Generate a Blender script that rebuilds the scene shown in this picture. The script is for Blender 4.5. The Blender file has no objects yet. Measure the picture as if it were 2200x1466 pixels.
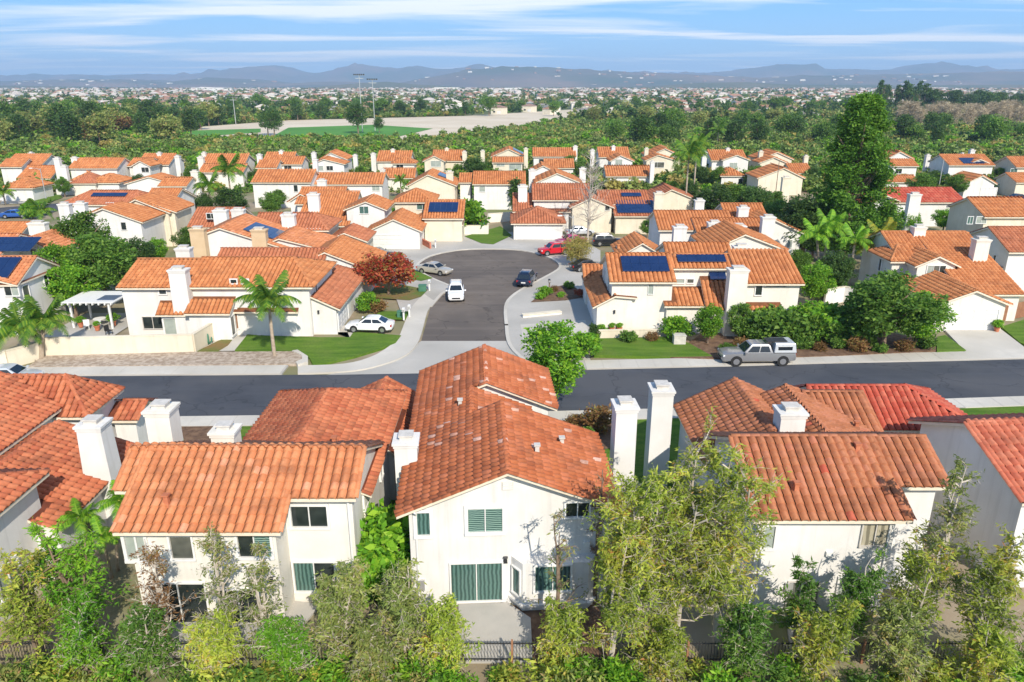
import bpy, math, random
import numpy as np
from mathutils import Vector, Matrix

rnd = random.Random(11)
NR = np.random.default_rng(5)
SC = bpy.context.scene
COL = SC.collection
R = math.radians

# ------------------------------------------------------------------ camera, sky, sun, exposure
PITCH, FPX, CAMH = R(19.07), 1600.0, 23.0
cam = bpy.data.cameras.new('camera')
cam.sensor_width = 36.0
cam.lens = 36.0 * FPX / 2200.0
cam.clip_start, cam.clip_end = 0.5, 60000
camo = bpy.data.objects.new('camera', cam)
COL.objects.link(camo)
camo.location = (0, 0, CAMH)
camo.rotation_euler = (R(90) - PITCH, 0, 0)
SC.camera = camo
SC.view_settings.view_transform = 'Standard'
SC.view_settings.look = 'None'
SC.view_settings.gamma = 1.0
SC.view_settings.exposure = 0.54
SC.view_settings.use_curve_mapping = False
SC.cycles.use_denoising = True
SC.cycles.max_bounces = 6
SC.cycles.diffuse_bounces = 3
SC.cycles.glossy_bounces = 2
SC.cycles.transmission_bounces = 3
SC.cycles.transparent_max_bounces = 8
SC.cycles.volume_bounces = 0
SC.cycles.sample_clamp_indirect = 6

SUN_EL, SUN_AZ = R(37), R(20)          # behind the camera, to its right
sun_dir = Vector((math.sin(SUN_AZ) * math.cos(SUN_EL), -math.cos(SUN_AZ) * math.cos(SUN_EL), math.sin(SUN_EL)))
sl = bpy.data.lights.new('sun', 'SUN')
sl.energy, sl.angle, sl.color = 4.0, R(0.5), (1.0, 0.92, 0.80)
so = bpy.data.objects.new('sun', sl)
COL.objects.link(so)
so.rotation_euler = sun_dir.to_track_quat('Z', 'Y').to_euler()
so.location = (0, 0, 200)

world = bpy.data.worlds.new('World')
SC.world = world
world.use_nodes = True
wn, wl = world.node_tree.nodes, world.node_tree.links
wn.clear()
sky = wn.new('ShaderNodeTexSky')
sky.sky_type = 'NISHITA'
sky.sun_disc = False
sky.sun_elevation = SUN_EL
sky.sun_rotation = math.atan2(sun_dir.x, sun_dir.y)
sky.altitude = 120
sky.air_density, sky.dust_density, sky.ozone_density = 1.0, 0.0, 1.0
hs = wn.new('ShaderNodeHueSaturation')
hs.inputs['Saturation'].default_value = 1.28
hs.inputs['Value'].default_value = 1.0
wl.new(sky.outputs[0], hs.inputs['Color'])
# cirrus: a noise sheet on a plane high above (direction / height), stretched along one wind direction
tc = wn.new('ShaderNodeTexCoord')
sp = wn.new('ShaderNodeSeparateXYZ')
wl.new(tc.outputs['Generated'], sp.inputs[0])
def wmath(op, a, b=None, c=None):
    n = wn.new('ShaderNodeMath'); n.operation = op
    for i, v in enumerate((a, b, c)):
        if v is None: continue
        if isinstance(v, (int, float)): n.inputs[i].default_value = v
        else: wl.new(v, n.inputs[i])
    return n.outputs[0]
zz = wmath('ADD', wmath('MAXIMUM', sp.outputs[2], 0.0), 0.035)
cx = wmath('DIVIDE', sp.outputs[0], zz)
cy = wmath('DIVIDE', sp.outputs[1], zz)
cmb = wn.new('ShaderNodeCombineXYZ')
wl.new(cx, cmb.inputs[0]); wl.new(cy, cmb.inputs[1])
mp = wn.new('ShaderNodeMapping')
mp.inputs['Rotation'].default_value = (0, 0, R(-9))
mp.inputs['Scale'].default_value = (0.16, 0.36, 1)
mp.inputs['Location'].default_value = (2.3, 0.6, 0)
wl.new(cmb.outputs[0], mp.inputs[0])
nz = wn.new('ShaderNodeTexNoise')
nz.inputs['Scale'].default_value = 1.3
nz.inputs['Detail'].default_value = 8
nz.inputs['Roughness'].default_value = 0.52
nz.inputs['Distortion'].default_value = 0.55
wl.new(mp.outputs[0], nz.inputs['Vector'])
cr = wn.new('ShaderNodeValToRGB')
cr.color_ramp.elements[0].position, cr.color_ramp.elements[0].color = 0.49, (0, 0, 0, 1)
cr.color_ramp.elements[1].position, cr.color_ramp.elements[1].color = 0.62, (0.9, 0.9, 0.9, 1)
wl.new(nz.outputs['Fac'], cr.inputs[0])
# clear winter air: the low sky stays blue down to the horizon
gr = wn.new('ShaderNodeValToRGB')
e = gr.color_ramp.elements
e[0].position, e[0].color = 0.0, (0.44, 0.72, 1.0, 1)
e[1].position, e[1].color = 0.20, (0.12, 0.40, 0.95, 1)
n_ = e.new(0.08); n_.color = (0.24, 0.57, 1.0, 1)
wl.new(sp.outputs[2], gr.inputs[0])
gs = wn.new('ShaderNodeVectorMath'); gs.operation = 'SCALE'; gs.inputs['Scale'].default_value = 5.8
wl.new(gr.outputs[0], gs.inputs[0])
lowf = wn.new('ShaderNodeMapRange'); lowf.inputs['From Min'].default_value = 0.15; lowf.inputs['From Max'].default_value = 0.6
lowf.inputs['To Min'].default_value = 0.95; lowf.inputs['To Max'].default_value = 0.0
wl.new(sp.outputs[2], lowf.inputs['Value'])
sm = wn.new('ShaderNodeMix'); sm.data_type = 'RGBA'
wl.new(lowf.outputs[0], sm.inputs['Factor']); wl.new(hs.outputs[0], sm.inputs['A']); wl.new(gs.outputs[0], sm.inputs['B'])
mx = wn.new('ShaderNodeMix'); mx.data_type = 'RGBA'
wl.new(cr.outputs[0], mx.inputs['Factor'])
wl.new(sm.outputs['Result'], mx.inputs['A'])
mx.inputs['B'].default_value = (6.3, 6.4, 6.5, 1)
bg = wn.new('ShaderNodeBackground')
bg.inputs['Strength'].default_value = 0.14
wl.new(mx.outputs['Result'], bg.inputs['Color'])
ow = wn.new('ShaderNodeOutputWorld')
wl.new(bg.outputs[0], ow.inputs['Surface'])


# ------------------------------------------------------------------ helpers: where a point of the photograph lies on the level ground
def G(px, py, z=0.0):
    a, b = (px - 1100) / FPX, -(py - 733) / FPX
    dy = math.cos(PITCH) + b * math.sin(PITCH)
    dz = -math.sin(PITCH) + b * math.cos(PITCH)
    t = (z - CAMH) / dz
    return a * t, dy * t
def YP(px, py, y):
    a, b = (px - 1100) / FPX, -(py - 733) / FPX
    dy = math.cos(PITCH) + b * math.sin(PITCH)
    dz = -math.sin(PITCH) + b * math.cos(PITCH)
    t = y / dy
    return a * t, CAMH + dz * t

# ------------------------------------------------------------------ materials
M = {}
def nodes(name):
    m = bpy.data.materials.new(name); m.use_nodes = True
    nt = m.node_tree; nt.nodes.clear()
    o = nt.nodes.new('ShaderNodeOutputMaterial')
    b = nt.nodes.new('ShaderNodeBsdfPrincipled')
    nt.links.new(b.outputs[0], o.inputs['Surface'])
    M[name] = m
    return m, nt, b, o
def setc(sock, c): sock.default_value = (c[0], c[1], c[2], 1)
def pos_node(nt): return nt.nodes.new('ShaderNodeNewGeometry').outputs['Position']
def noise(nt, vec, scale, detail=4, rough=0.55):
    n = nt.nodes.new('ShaderNodeTexNoise')
    n.inputs['Scale'].default_value = scale; n.inputs['Detail'].default_value = detail; n.inputs['Roughness'].default_value = rough
    if vec is not None: nt.links.new(vec, n.inputs['Vector'])
    return n.outputs['Fac']
def ramp(nt, fac, stops):
    r = nt.nodes.new('ShaderNodeValToRGB')
    e = r.color_ramp.elements
    while len(e) < len(stops): e.new(0.5)
    for k, (p, c) in enumerate(stops):
        e[k].position = p; e[k].color = (c[0], c[1], c[2], 1)
    nt.links.new(fac, r.inputs[0])
    return r.outputs[0]
def mixc(nt, fac, a, b, mode='MIX'):
    n = nt.nodes.new('ShaderNodeMix'); n.data_type = 'RGBA'; n.blend_type = mode
    for s, v in (('Factor', fac), ('A', a), ('B', b)):
        if isinstance(v, (int, float)): n.inputs[s].default_value = v
        elif isinstance(v, tuple): setc(n.inputs[s], v)
        else: nt.links.new(v, n.inputs[s])
    return n.outputs['Result']
def bump(nt, b, fac, strength, dist=0.02):
    n = nt.nodes.new('ShaderNodeBump')
    n.inputs['Strength'].default_value = strength; n.inputs['Distance'].default_value = dist
    nt.links.new(fac, n.inputs['Height']); nt.links.new(n.outputs[0], b.inputs['Normal'])
def mat(name, c1, c2=None, scale=1.0, rough=0.8, fine=None, bmp=0.0, metal=0.0, spec=0.4, big=None, coat=0.0, lo=0.35, hi=0.65):
    """plain surface: two tones mixed by a noise, an optional larger-scale tone, fine bump"""
    m, nt, b, o = nodes(name)
    b.inputs['Roughness'].default_value = rough; b.inputs['Metallic'].default_value = metal
    b.inputs['Specular IOR Level'].default_value = spec; b.inputs['Coat Weight'].default_value = coat
    if c2 is None:
        setc(b.inputs['Base Color'], c1); return m
    P = pos_node(nt)
    c = ramp(nt, noise(nt, P, scale, 6), [(lo, c1), (hi, c2)])
    if big:
        c = mixc(nt, ramp(nt, noise(nt, P, big[1], 3), [(0.4, (0, 0, 0)), (0.65, (1, 1, 1))]), c, big[0])
    nt.links.new(c, b.inputs['Base Color'])
    if bmp: bump(nt, b, noise(nt, P, fine or scale * 6, 5), bmp)
    return m

def stucco(name, c1, c2, c3):
    m, nt, b, o = nodes(name); b.inputs['Roughness'].default_value = 0.92; b.inputs['Specular IOR Level'].default_value = 0.25
    P = pos_node(nt)
    c = ramp(nt, noise(nt, P, 0.9, 6), [(0.35, c1), (0.65, c2)])
    c = mixc(nt, ramp(nt, noise(nt, P, 0.3, 5), [(0.42, (0, 0, 0)), (0.68, (0.8,) * 3)]), c, c3)
    mpn = nt.nodes.new('ShaderNodeMapping'); mpn.inputs['Scale'].default_value = (2.2, 2.2, 0.16); nt.links.new(P, mpn.inputs[0])
    c = mixc(nt, ramp(nt, noise(nt, mpn.outputs[0], 1.0, 5, 0.6), [(0.52, (0, 0, 0)), (0.75, (0.45,) * 3)]), c, tuple(v * 0.72 for v in c3))
    nt.links.new(c, b.inputs['Base Color']); bump(nt, b, noise(nt, P, 26, 5), 0.35)
stucco('stucco_white', (0.695, 0.675, 0.635), (0.745, 0.73, 0.70), (0.64, 0.615, 0.565))
stucco('stucco_warm', (0.715, 0.68, 0.60), (0.765, 0.735, 0.665), (0.665, 0.625, 0.54))
stucco('stucco_cream', (0.68, 0.61, 0.47), (0.73, 0.665, 0.53), (0.62, 0.55, 0.42))
mat('stucco_tan', (0.58, 0.42, 0.25), (0.64, 0.48, 0.30), 0.9, 0.9, 22, 0.25)
mat('trim_white', (0.76, 0.75, 0.72), (0.71, 0.70, 0.66), 3, 0.6)
mat('fascia_cream', (0.74, 0.66, 0.52), (0.68, 0.58, 0.44), 2, 0.7)
def asphalt(name, c1, c2, c3, crack):
    m, nt, b, o = nodes(name); b.inputs['Roughness'].default_value = 0.88; b.inputs['Specular IOR Level'].default_value = 0.3
    P = pos_node(nt)
    c = ramp(nt, noise(nt, P, 0.45, 6), [(0.35, c1), (0.65, c2)])
    c = mixc(nt, ramp(nt, noise(nt, P, 0.10, 4), [(0.45, (0, 0, 0)), (0.6, (1, 1, 1))]), c, c3)
    mpn = nt.nodes.new('ShaderNodeMapping'); mpn.inputs['Scale'].default_value = (0.05, 0.9, 1); nt.links.new(P, mpn.inputs[0])
    c = mixc(nt, ramp(nt, noise(nt, mpn.outputs[0], 1.0, 3), [(0.5, (0, 0, 0)), (0.7, (0.5, 0.5, 0.5))]), c, tuple(v * 1.25 for v in c2))
    v = nt.nodes.new('ShaderNodeTexVoronoi'); v.feature = 'DISTANCE_TO_EDGE'; v.inputs['Scale'].default_value = 0.16
    wv = nt.nodes.new('ShaderNodeVectorMath'); wv.operation = 'ADD'; nn = nt.nodes.new('ShaderNodeTexNoise'); nn.inputs['Scale'].default_value = 0.8; nt.links.new(P, nn.inputs['Vector'])
    sv = nt.nodes.new('ShaderNodeVectorMath'); sv.operation = 'SCALE'; sv.inputs['Scale'].default_value = 2.2; nt.links.new(nn.outputs['Color'], sv.inputs[0]); nt.links.new(P, wv.inputs[0]); nt.links.new(sv.outputs[0], wv.inputs[1]); nt.links.new(wv.outputs[0], v.inputs['Vector'])
    c = mixc(nt, ramp(nt, v.outputs['Distance'], [(0.004, (crack,) * 3), (0.014, (0, 0, 0))]), c, tuple(q * 0.55 for q in c1))
    nt.links.new(c, b.inputs['Base Color']); bump(nt, b, noise(nt, P, 60, 3), 0.3)
mat('concrete', (0.42, 0.40, 0.36), (0.50, 0.47, 0.42), 0.6, 0.9, 30, 0.2, big=((0.37, 0.35, 0.31), 0.15))
mat('concrete_pale', (0.52, 0.49, 0.43), (0.60, 0.56, 0.49), 0.8, 0.9, 30, 0.2, big=((0.46, 0.43, 0.37), 0.2))
asphalt('asphalt_dark', (0.050, 0.056, 0.068), (0.064, 0.070, 0.083), (0.080, 0.083, 0.092), 0.5)
asphalt('asphalt_brown', (0.128, 0.106, 0.088), (0.158, 0.132, 0.110), (0.110, 0.093, 0.080), 0.7)
def lawnmat(name):
    m, nt, b, o = nodes(name); b.inputs['Roughness'].default_value = 0.95; b.inputs['Specular IOR Level'].default_value = 0.2
    P = pos_node(nt); mpn = nt.nodes.new('ShaderNodeMapping'); mpn.inputs['Scale'].default_value = (0.25, 1.6, 1); nt.links.new(P, mpn.inputs[0])
    c = ramp(nt, noise(nt, mpn.outputs[0], 1.0, 5), [(0.32, (0.070, 0.150, 0.012)), (0.68, (0.150, 0.250, 0.026))])
    c = mixc(nt, ramp(nt, noise(nt, P, 0.4, 5), [(0.45, (0, 0, 0)), (0.7, (0.7,) * 3)]), c, (0.16, 0.22, 0.04))
    c = mixc(nt, ramp(nt, noise(nt, P, 9, 4), [(0.4, (0, 0, 0)), (0.7, (0.55,) * 3)]), c, (0.035, 0.10, 0.010))
    nt.links.new(c, b.inputs['Base Color']); bump(nt, b, noise(nt, P, 22, 4), 1.0, 0.05)
lawnmat('lawn')
mat('lawn_dry', (0.14, 0.15, 0.030), (0.075, 0.15, 0.02), 0.8, 0.95, 25, 0.8, big=((0.20, 0.13, 0.045), 0.35))
mat('bedding_gravel', (0.30, 0.23, 0.17), (0.46, 0.38, 0.30), 3.0, 0.95, 8, 1.0, lo=0.42, hi=0.58)
mat('mulch', (0.10, 0.055, 0.032), (0.20, 0.12, 0.07), 2.5, 0.95, 12, 0.8)
mat('earth', (0.26, 0.20, 0.13), (0.34, 0.28, 0.20), 0.35, 0.95, 6, 0.6, big=((0.15, 0.17, 0.06), 0.11))
mat('valley_floor', (0.10, 0.13, 0.045), (0.17, 0.16, 0.085), 0.012, 0.95, 0.4, 0.6, big=((0.06, 0.10, 0.03), 0.005))
mat('field_sand', (0.55, 0.46, 0.33), (0.64, 0.55, 0.42), 0.03, 0.95)
mat('field_grass', (0.06, 0.20, 0.02), (0.09, 0.26, 0.03), 0.02, 0.95)
mat('hill', (0.13, 0.115, 0.10), (0.22, 0.165, 0.12), 0.0016, 0.95, 0.01, 0.8, big=((0.07, 0.10, 0.07), 0.0011))
mat('hill_green', (0.07, 0.10, 0.06), (0.15, 0.14, 0.09), 0.003, 0.95, 0.02, 0.8)
mat('bark', (0.16, 0.11, 0.075), (0.26, 0.19, 0.13), 5, 0.95, 30, 0.5)
mat('bark_pale', (0.40, 0.34, 0.27), (0.56, 0.50, 0.42), 4, 0.9, 30, 0.4)
mat('bark_grey', (0.30, 0.26, 0.23), (0.40, 0.36, 0.32), 4, 0.9, 30, 0.4)
mat('palm_bark', (0.32, 0.25, 0.18), (0.42, 0.35, 0.27), 4, 0.9, 20, 0.5)
mat('palm_sheath', (0.42, 0.30, 0.10), (0.30, 0.30, 0.08), 3, 0.7)
mat('metal_dark', (0.03, 0.03, 0.03), None, rough=0.5)
mat('metal_pale', (0.55, 0.55, 0.53), (0.62, 0.62, 0.60), 3, 0.45, metal=0.6)
mat('cap_metal', (0.50, 0.47, 0.42), (0.62, 0.58, 0.52), 4, 0.6)
mat('solar_glass', (0.010, 0.026, 0.085), (0.014, 0.034, 0.105), 0.7, 0.12, spec=0.6)
mat('solar_frame', (0.16, 0.20, 0.30), None, rough=0.4, metal=0.4)
mat('tyre', (0.02, 0.02, 0.02), None, rough=0.85)
mat('alloy', (0.55, 0.55, 0.56), None, rough=0.3, metal=0.8)
mat('car_glass', (0.012, 0.018, 0.024), None, rough=0.05, spec=0.7)
mat('headlamp', (0.75, 0.76, 0.78), None, rough=0.12, coat=0.6)
mat('taillamp', (0.40, 0.012, 0.012), None, rough=0.15, coat=0.6)
for nm, c, mt in (('paint_white', (0.80, 0.80, 0.79), 0), ('paint_navy', (0.010, 0.018, 0.045), 0.3), ('paint_champagne', (0.50, 0.46, 0.38), 0.35),
                  ('paint_red', (0.55, 0.012, 0.022), 0.1), ('paint_magenta', (0.36, 0.015, 0.11), 0.2), ('paint_grey', (0.30, 0.30, 0.305), 0.45),
                  ('paint_silver', (0.66, 0.68, 0.70), 0.35), ('paint_blue', (0.02, 0.09, 0.34), 0.2), ('paint_black', (0.012, 0.013, 0.016), 0.2)):
    mat(nm, c, None, rough=0.28, metal=mt, coat=0.7)
mat('wood_fence', (0.26, 0.12, 0.065), (0.34, 0.17, 0.09), 3, 0.85)
mat('clay_pot', (0.42, 0.13, 0.06), (0.50, 0.18, 0.09), 4, 0.8)
mat('brick_red', (0.42, 0.13, 0.075), (0.55, 0.20, 0.12), 3, 0.85)
mat('cloth_red', (0.45, 0.02, 0.04), (0.55, 0.04, 0.08), 3, 0.9)
mat('cloth_blue', (0.03, 0.14, 0.42), (0.05, 0.2, 0.5), 3, 0.8)
mat('plastic_green', (0.05, 0.16, 0.10), (0.07, 0.2, 0.13), 2, 0.6)
mat('tarp_pale', (0.55, 0.57, 0.62), (0.66, 0.68, 0.72), 2, 0.6)
mat('door_white', (0.66, 0.65, 0.63), (0.70, 0.69, 0.67), 2, 0.5)
mat('door_wood', (0.22, 0.11, 0.06), (0.28, 0.15, 0.08), 5, 0.6)
mat('light_panel', (0.75, 0.74, 0.70), None, rough=0.5)

def glassmat(name, c1, c2, stripes=0.0, axis='Z', spec=0.6):
    m, nt, b, o = nodes(name)
    b.inputs['Roughness'].default_value = 0.08; b.inputs['Specular IOR Level'].default_value = spec
    t = nt.nodes.new('ShaderNodeTexCoord')
    if stripes:
        w = nt.nodes.new('ShaderNodeTexWave'); w.wave_type = 'BANDS'; w.bands_direction = axis
        w.inputs['Scale'].default_value = stripes; w.inputs['Distortion'].default_value = 2.6; w.inputs['Detail'].default_value = 2
        nt.links.new(t.outputs['Object'], w.inputs['Vector']); f = w.outputs['Fac']
    else:
        f = noise(nt, t.outputs['Object'], 0.9, 2)
    nt.links.new(ramp(nt, f, [(0.3, c1), (0.7, c2)]), b.inputs['Base Color'])
glassmat('glass_dark', (0.012, 0.018, 0.018), (0.045, 0.055, 0.05))
glassmat('glass_grey', (0.05, 0.055, 0.05), (0.16, 0.16, 0.13))
glassmat('glass_curtain', (0.040, 0.085, 0.072), (0.10, 0.19, 0.165), 1.7, 'X')
glassmat('glass_blind', (0.03, 0.075, 0.065), (0.24, 0.36, 0.31), 3.2, 'Z')
glassmat('glass_pale', (0.26, 0.30, 0.27), (0.42, 0.46, 0.40))
glassmat('glass_beige', (0.20, 0.18, 0.13), (0.42, 0.38, 0.28), 1.0, 'X')

def tilemat(name, stops, dirt=(0.12, 0.05, 0.03), dirt_amt=0.55, single=False):
    """clay roof tile: every tile takes its own tone, weathering spreads over several tiles"""
    m, nt, b, o = nodes(name)
    b.inputs['Roughness'].default_value = 0.78; b.inputs['Specular IOR Level'].default_value = 0.3
    if single:
        f = nt.nodes.new('ShaderNodeObjectInfo').outputs['Random']
    else:
        u = nt.nodes.new('ShaderNodeUVMap'); s = nt.nodes.new('ShaderNodeSeparateXYZ')
        nt.links.new(u.outputs[0], s.inputs[0]); f = s.outputs[0]
    c = ramp(nt, f, stops)
    P = pos_node(nt)
    d = ramp(nt, noise(nt, P, 0.75, 6, 0.65), [(0.50, (0, 0, 0)), (0.72, (dirt_amt,) * 3)])
    c = mixc(nt, d, c, dirt)
    c = mixc(nt, ramp(nt, noise(nt, P, 9, 3), [(0.4, (0, 0, 0)), (0.75, (0.28,) * 3)]), c, tuple(0.6 * v for v in stops[0][1]))
    nt.links.new(c, b.inputs['Base Color'])
    bump(nt, b, noise(nt, P, 35, 3), 0.3, 0.01)
def tileset(key, stops, **k):
    tilemat('tile_' + key, stops, **k); tilemat('tile_' + key + '_one', stops, single=True, **k)
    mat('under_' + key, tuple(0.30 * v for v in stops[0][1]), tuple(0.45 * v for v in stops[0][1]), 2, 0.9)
OR1, OR2, OR3 = (0.43, 0.155, 0.056), (0.50, 0.192, 0.072), (0.57, 0.238, 0.095)
tileset('salmon', [(0.0, (0.47, 0.170, 0.072)), (0.45, (0.53, 0.205, 0.088)), (0.92, (0.58, 0.240, 0.108)), (1.0, (0.64, 0.29, 0.17))], dirt_amt=0.5)
tileset('russet', [(0.0, (0.38, 0.105, 0.040)), (0.45, (0.45, 0.140, 0.054)), (0.965, (0.49, 0.160, 0.075)), (0.975, (0.60, 0.34, 0.25)), (1.0, (0.66, 0.42, 0.34))], dirt_amt=0.65)
tileset('clay', [(0.0, (0.38, 0.100, 0.046)), (0.5, (0.45, 0.140, 0.064)), (1.0, (0.52, 0.18, 0.085))], dirt_amt=0.6)
tileset('brown', [(0.0, (0.36, 0.130, 0.060)), (0.5, (0.43, 0.165, 0.076)), (0.97, (0.46, 0.18, 0.10)), (1.0, (0.46, 0.09, 0.05))], dirt_amt=0.55)
tileset('scarlet', [(0.0, (0.42, 0.070, 0.040)), (0.5, (0.48, 0.100, 0.060)), (1.0, (0.54, 0.15, 0.09))], dirt_amt=0.4)
tileset('redclay', [(0.0, (0.42, 0.105, 0.058)), (0.5, (0.49, 0.145, 0.080)), (1.0, (0.56, 0.20, 0.115))], dirt_amt=0.5)
tileset('orange', [(0.0, OR1), (0.5, OR2), (1.0, OR3)], dirt_amt=0.4)
tileset('rust', [(0.0, (0.37, 0.125, 0.060)), (0.5, (0.43, 0.155, 0.075)), (1.0, (0.50, 0.19, 0.095))], dirt_amt=0.55)

def leafmat(name, stops, trans=0.42):
    m, nt, b, o = nodes(name)
    u = nt.nodes.new('ShaderNodeUVMap'); s = nt.nodes.new('ShaderNodeSeparateXYZ')
    nt.links.new(u.outputs[0], s.inputs[0])
    c = ramp(nt, s.outputs[0], stops)
    oi = nt.nodes.new('ShaderNodeObjectInfo').outputs['Random']
    h = nt.nodes.new('ShaderNodeHueSaturation')
    mr = nt.nodes.new('ShaderNodeMapRange'); mr.inputs['To Min'].default_value = 0.8; mr.inputs['To Max'].default_value = 1.2
    nt.links.new(oi, mr.inputs['Value']); nt.links.new(mr.outputs[0], h.inputs['Value']); nt.links.new(c, h.inputs['Color'])
    nt.links.new(h.outputs[0], b.inputs['Base Color'])
    b.inputs['Roughness'].default_value = 0.55; b.inputs['Specular IOR Level'].default_value = 0.3
    t = nt.nodes.new('ShaderNodeBsdfTranslucent'); nt.links.new(h.outputs[0], t.inputs['Color'])
    ms = nt.nodes.new('ShaderNodeMixShader'); ms.inputs[0].default_value = trans
    nt.links.new(b.outputs[0], ms.inputs[1]); nt.links.new(t.outputs[0], ms.inputs[2]); nt.links.new(ms.outputs[0], o.inputs['Surface'])
leafmat('leaf_gum', [(0.0, (0.152, 0.230, 0.031)), (0.4, (0.351, 0.446, 0.056)), (0.8, (0.549, 0.567, 0.088)), (0.93, (0.600, 0.459, 0.088)), (1.0, (0.549, 0.216, 0.075))], 0.45)
leafmat('leaf_olive', [(0.0, (0.138, 0.189, 0.048)), (0.5, (0.276, 0.340, 0.084)), (0.85, (0.414, 0.428, 0.120)), (1.0, (0.469, 0.302, 0.132))], 0.42)
leafmat('leaf_bright', [(0.0, (0.081, 0.224, 0.016)), (0.5, (0.160, 0.380, 0.024)), (1.0, (0.321, 0.517, 0.039))])
leafmat('leaf_mid', [(0.0, (0.060, 0.146, 0.021)), (0.5, (0.121, 0.244, 0.033)), (1.0, (0.222, 0.351, 0.052))])
leafmat('leaf_dark', [(0.0, (0.038, 0.092, 0.022)), (0.5, (0.073, 0.151, 0.031)), (1.0, (0.136, 0.223, 0.046))])
leafmat('leaf_pine', [(0.0, (0.067, 0.186, 0.023)), (0.5, (0.146, 0.336, 0.033)), (1.0, (0.270, 0.478, 0.049))])
leafmat('leaf_maple', [(0.0, (0.34, 0.045, 0.022)), (0.5, (0.55, 0.085, 0.045)), (0.75, (0.50, 0.17, 0.05)), (1.0, (0.27, 0.24, 0.06))])
leafmat('leaf_brown', [(0.0, (0.186, 0.098, 0.040)), (0.6, (0.310, 0.165, 0.063)), (1.0, (0.248, 0.225, 0.057))])
leafmat('leaf_palm', [(0.0, (0.054, 0.150, 0.018)), (0.6, (0.116, 0.255, 0.025)), (1.0, (0.264, 0.360, 0.034))])
leafmat('leaf_palm_gold', [(0.0, (0.139, 0.225, 0.023)), (0.6, (0.310, 0.360, 0.034)), (1.0, (0.550, 0.405, 0.034))])
leafmat('leaf_straw', [(0.0, (0.310, 0.300, 0.057)), (0.6, (0.465, 0.405, 0.103)), (1.0, (0.550, 0.420, 0.161))])
leafmat('leaf_scrub', [(0.0, (0.082, 0.145, 0.029)), (0.5, (0.153, 0.235, 0.051)), (1.0, (0.246, 0.308, 0.072))], 0.2)
leafmat('leaf_bare', [(0.0, (0.310, 0.247, 0.161)), (0.6, (0.449, 0.360, 0.241)), (1.0, (0.550, 0.465, 0.310))], 0.1)
leafmat('flower_orange', [(0.0, (0.5, 0.12, 0.02)), (1.0, (0.6, 0.25, 0.04))])

# ------------------------------------------------------------------ mesh helpers
def tag(o, label=None, cat=None, group=None, kind=None):
    if label: o['label'] = label
    if cat: o['category'] = cat
    if group: o['group'] = group
    if kind: o['kind'] = kind
    return o
def link(o, parent=None):
    COL.objects.link(o)
    if parent is not None: o.parent = parent
    return o
def empty(name, loc, rz=0.0):
    o = bpy.data.objects.new(name, None); o.empty_display_size = 0.3
    o.location = loc; o.rotation_euler = (0, 0, rz)
    return link(o)
def npmesh(name, V, F, mats, uv=None, mi=None, smooth=False):
    """mesh from arrays; F is (n,k); uv is one value per face (n,) or (n,2)"""
    V = np.asarray(V, dtype=np.float32); F = np.asarray(F, dtype=np.int32)
    me = bpy.data.meshes.new(name)
    n, k = F.shape
    me.vertices.add(len(V)); me.vertices.foreach_set('co', V.ravel())
    me.loops.add(n * k); me.loops.foreach_set('vertex_index', F.ravel())
    me.polygons.add(n); me.polygons.foreach_set('loop_start', np.arange(0, n * k, k, dtype=np.int32))
    if mi is not None: me.polygons.foreach_set('material_index', np.asarray(mi, dtype=np.int32))
    if smooth: me.polygons.foreach_set('use_smooth', np.ones(n, dtype=bool))
    if uv is not None:
        l = me.uv_layers.new(name='UVMap')
        u = np.zeros((n, k, 2), dtype=np.float32); u[:, :, 0] = np.asarray(uv)[:, None]; u[:, :, 1] = 0.5
        l.data.foreach_set('uv', u.ravel())
    for m in mats: me.materials.append(M[m])
    me.update(calc_edges=True)
    return me
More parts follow.
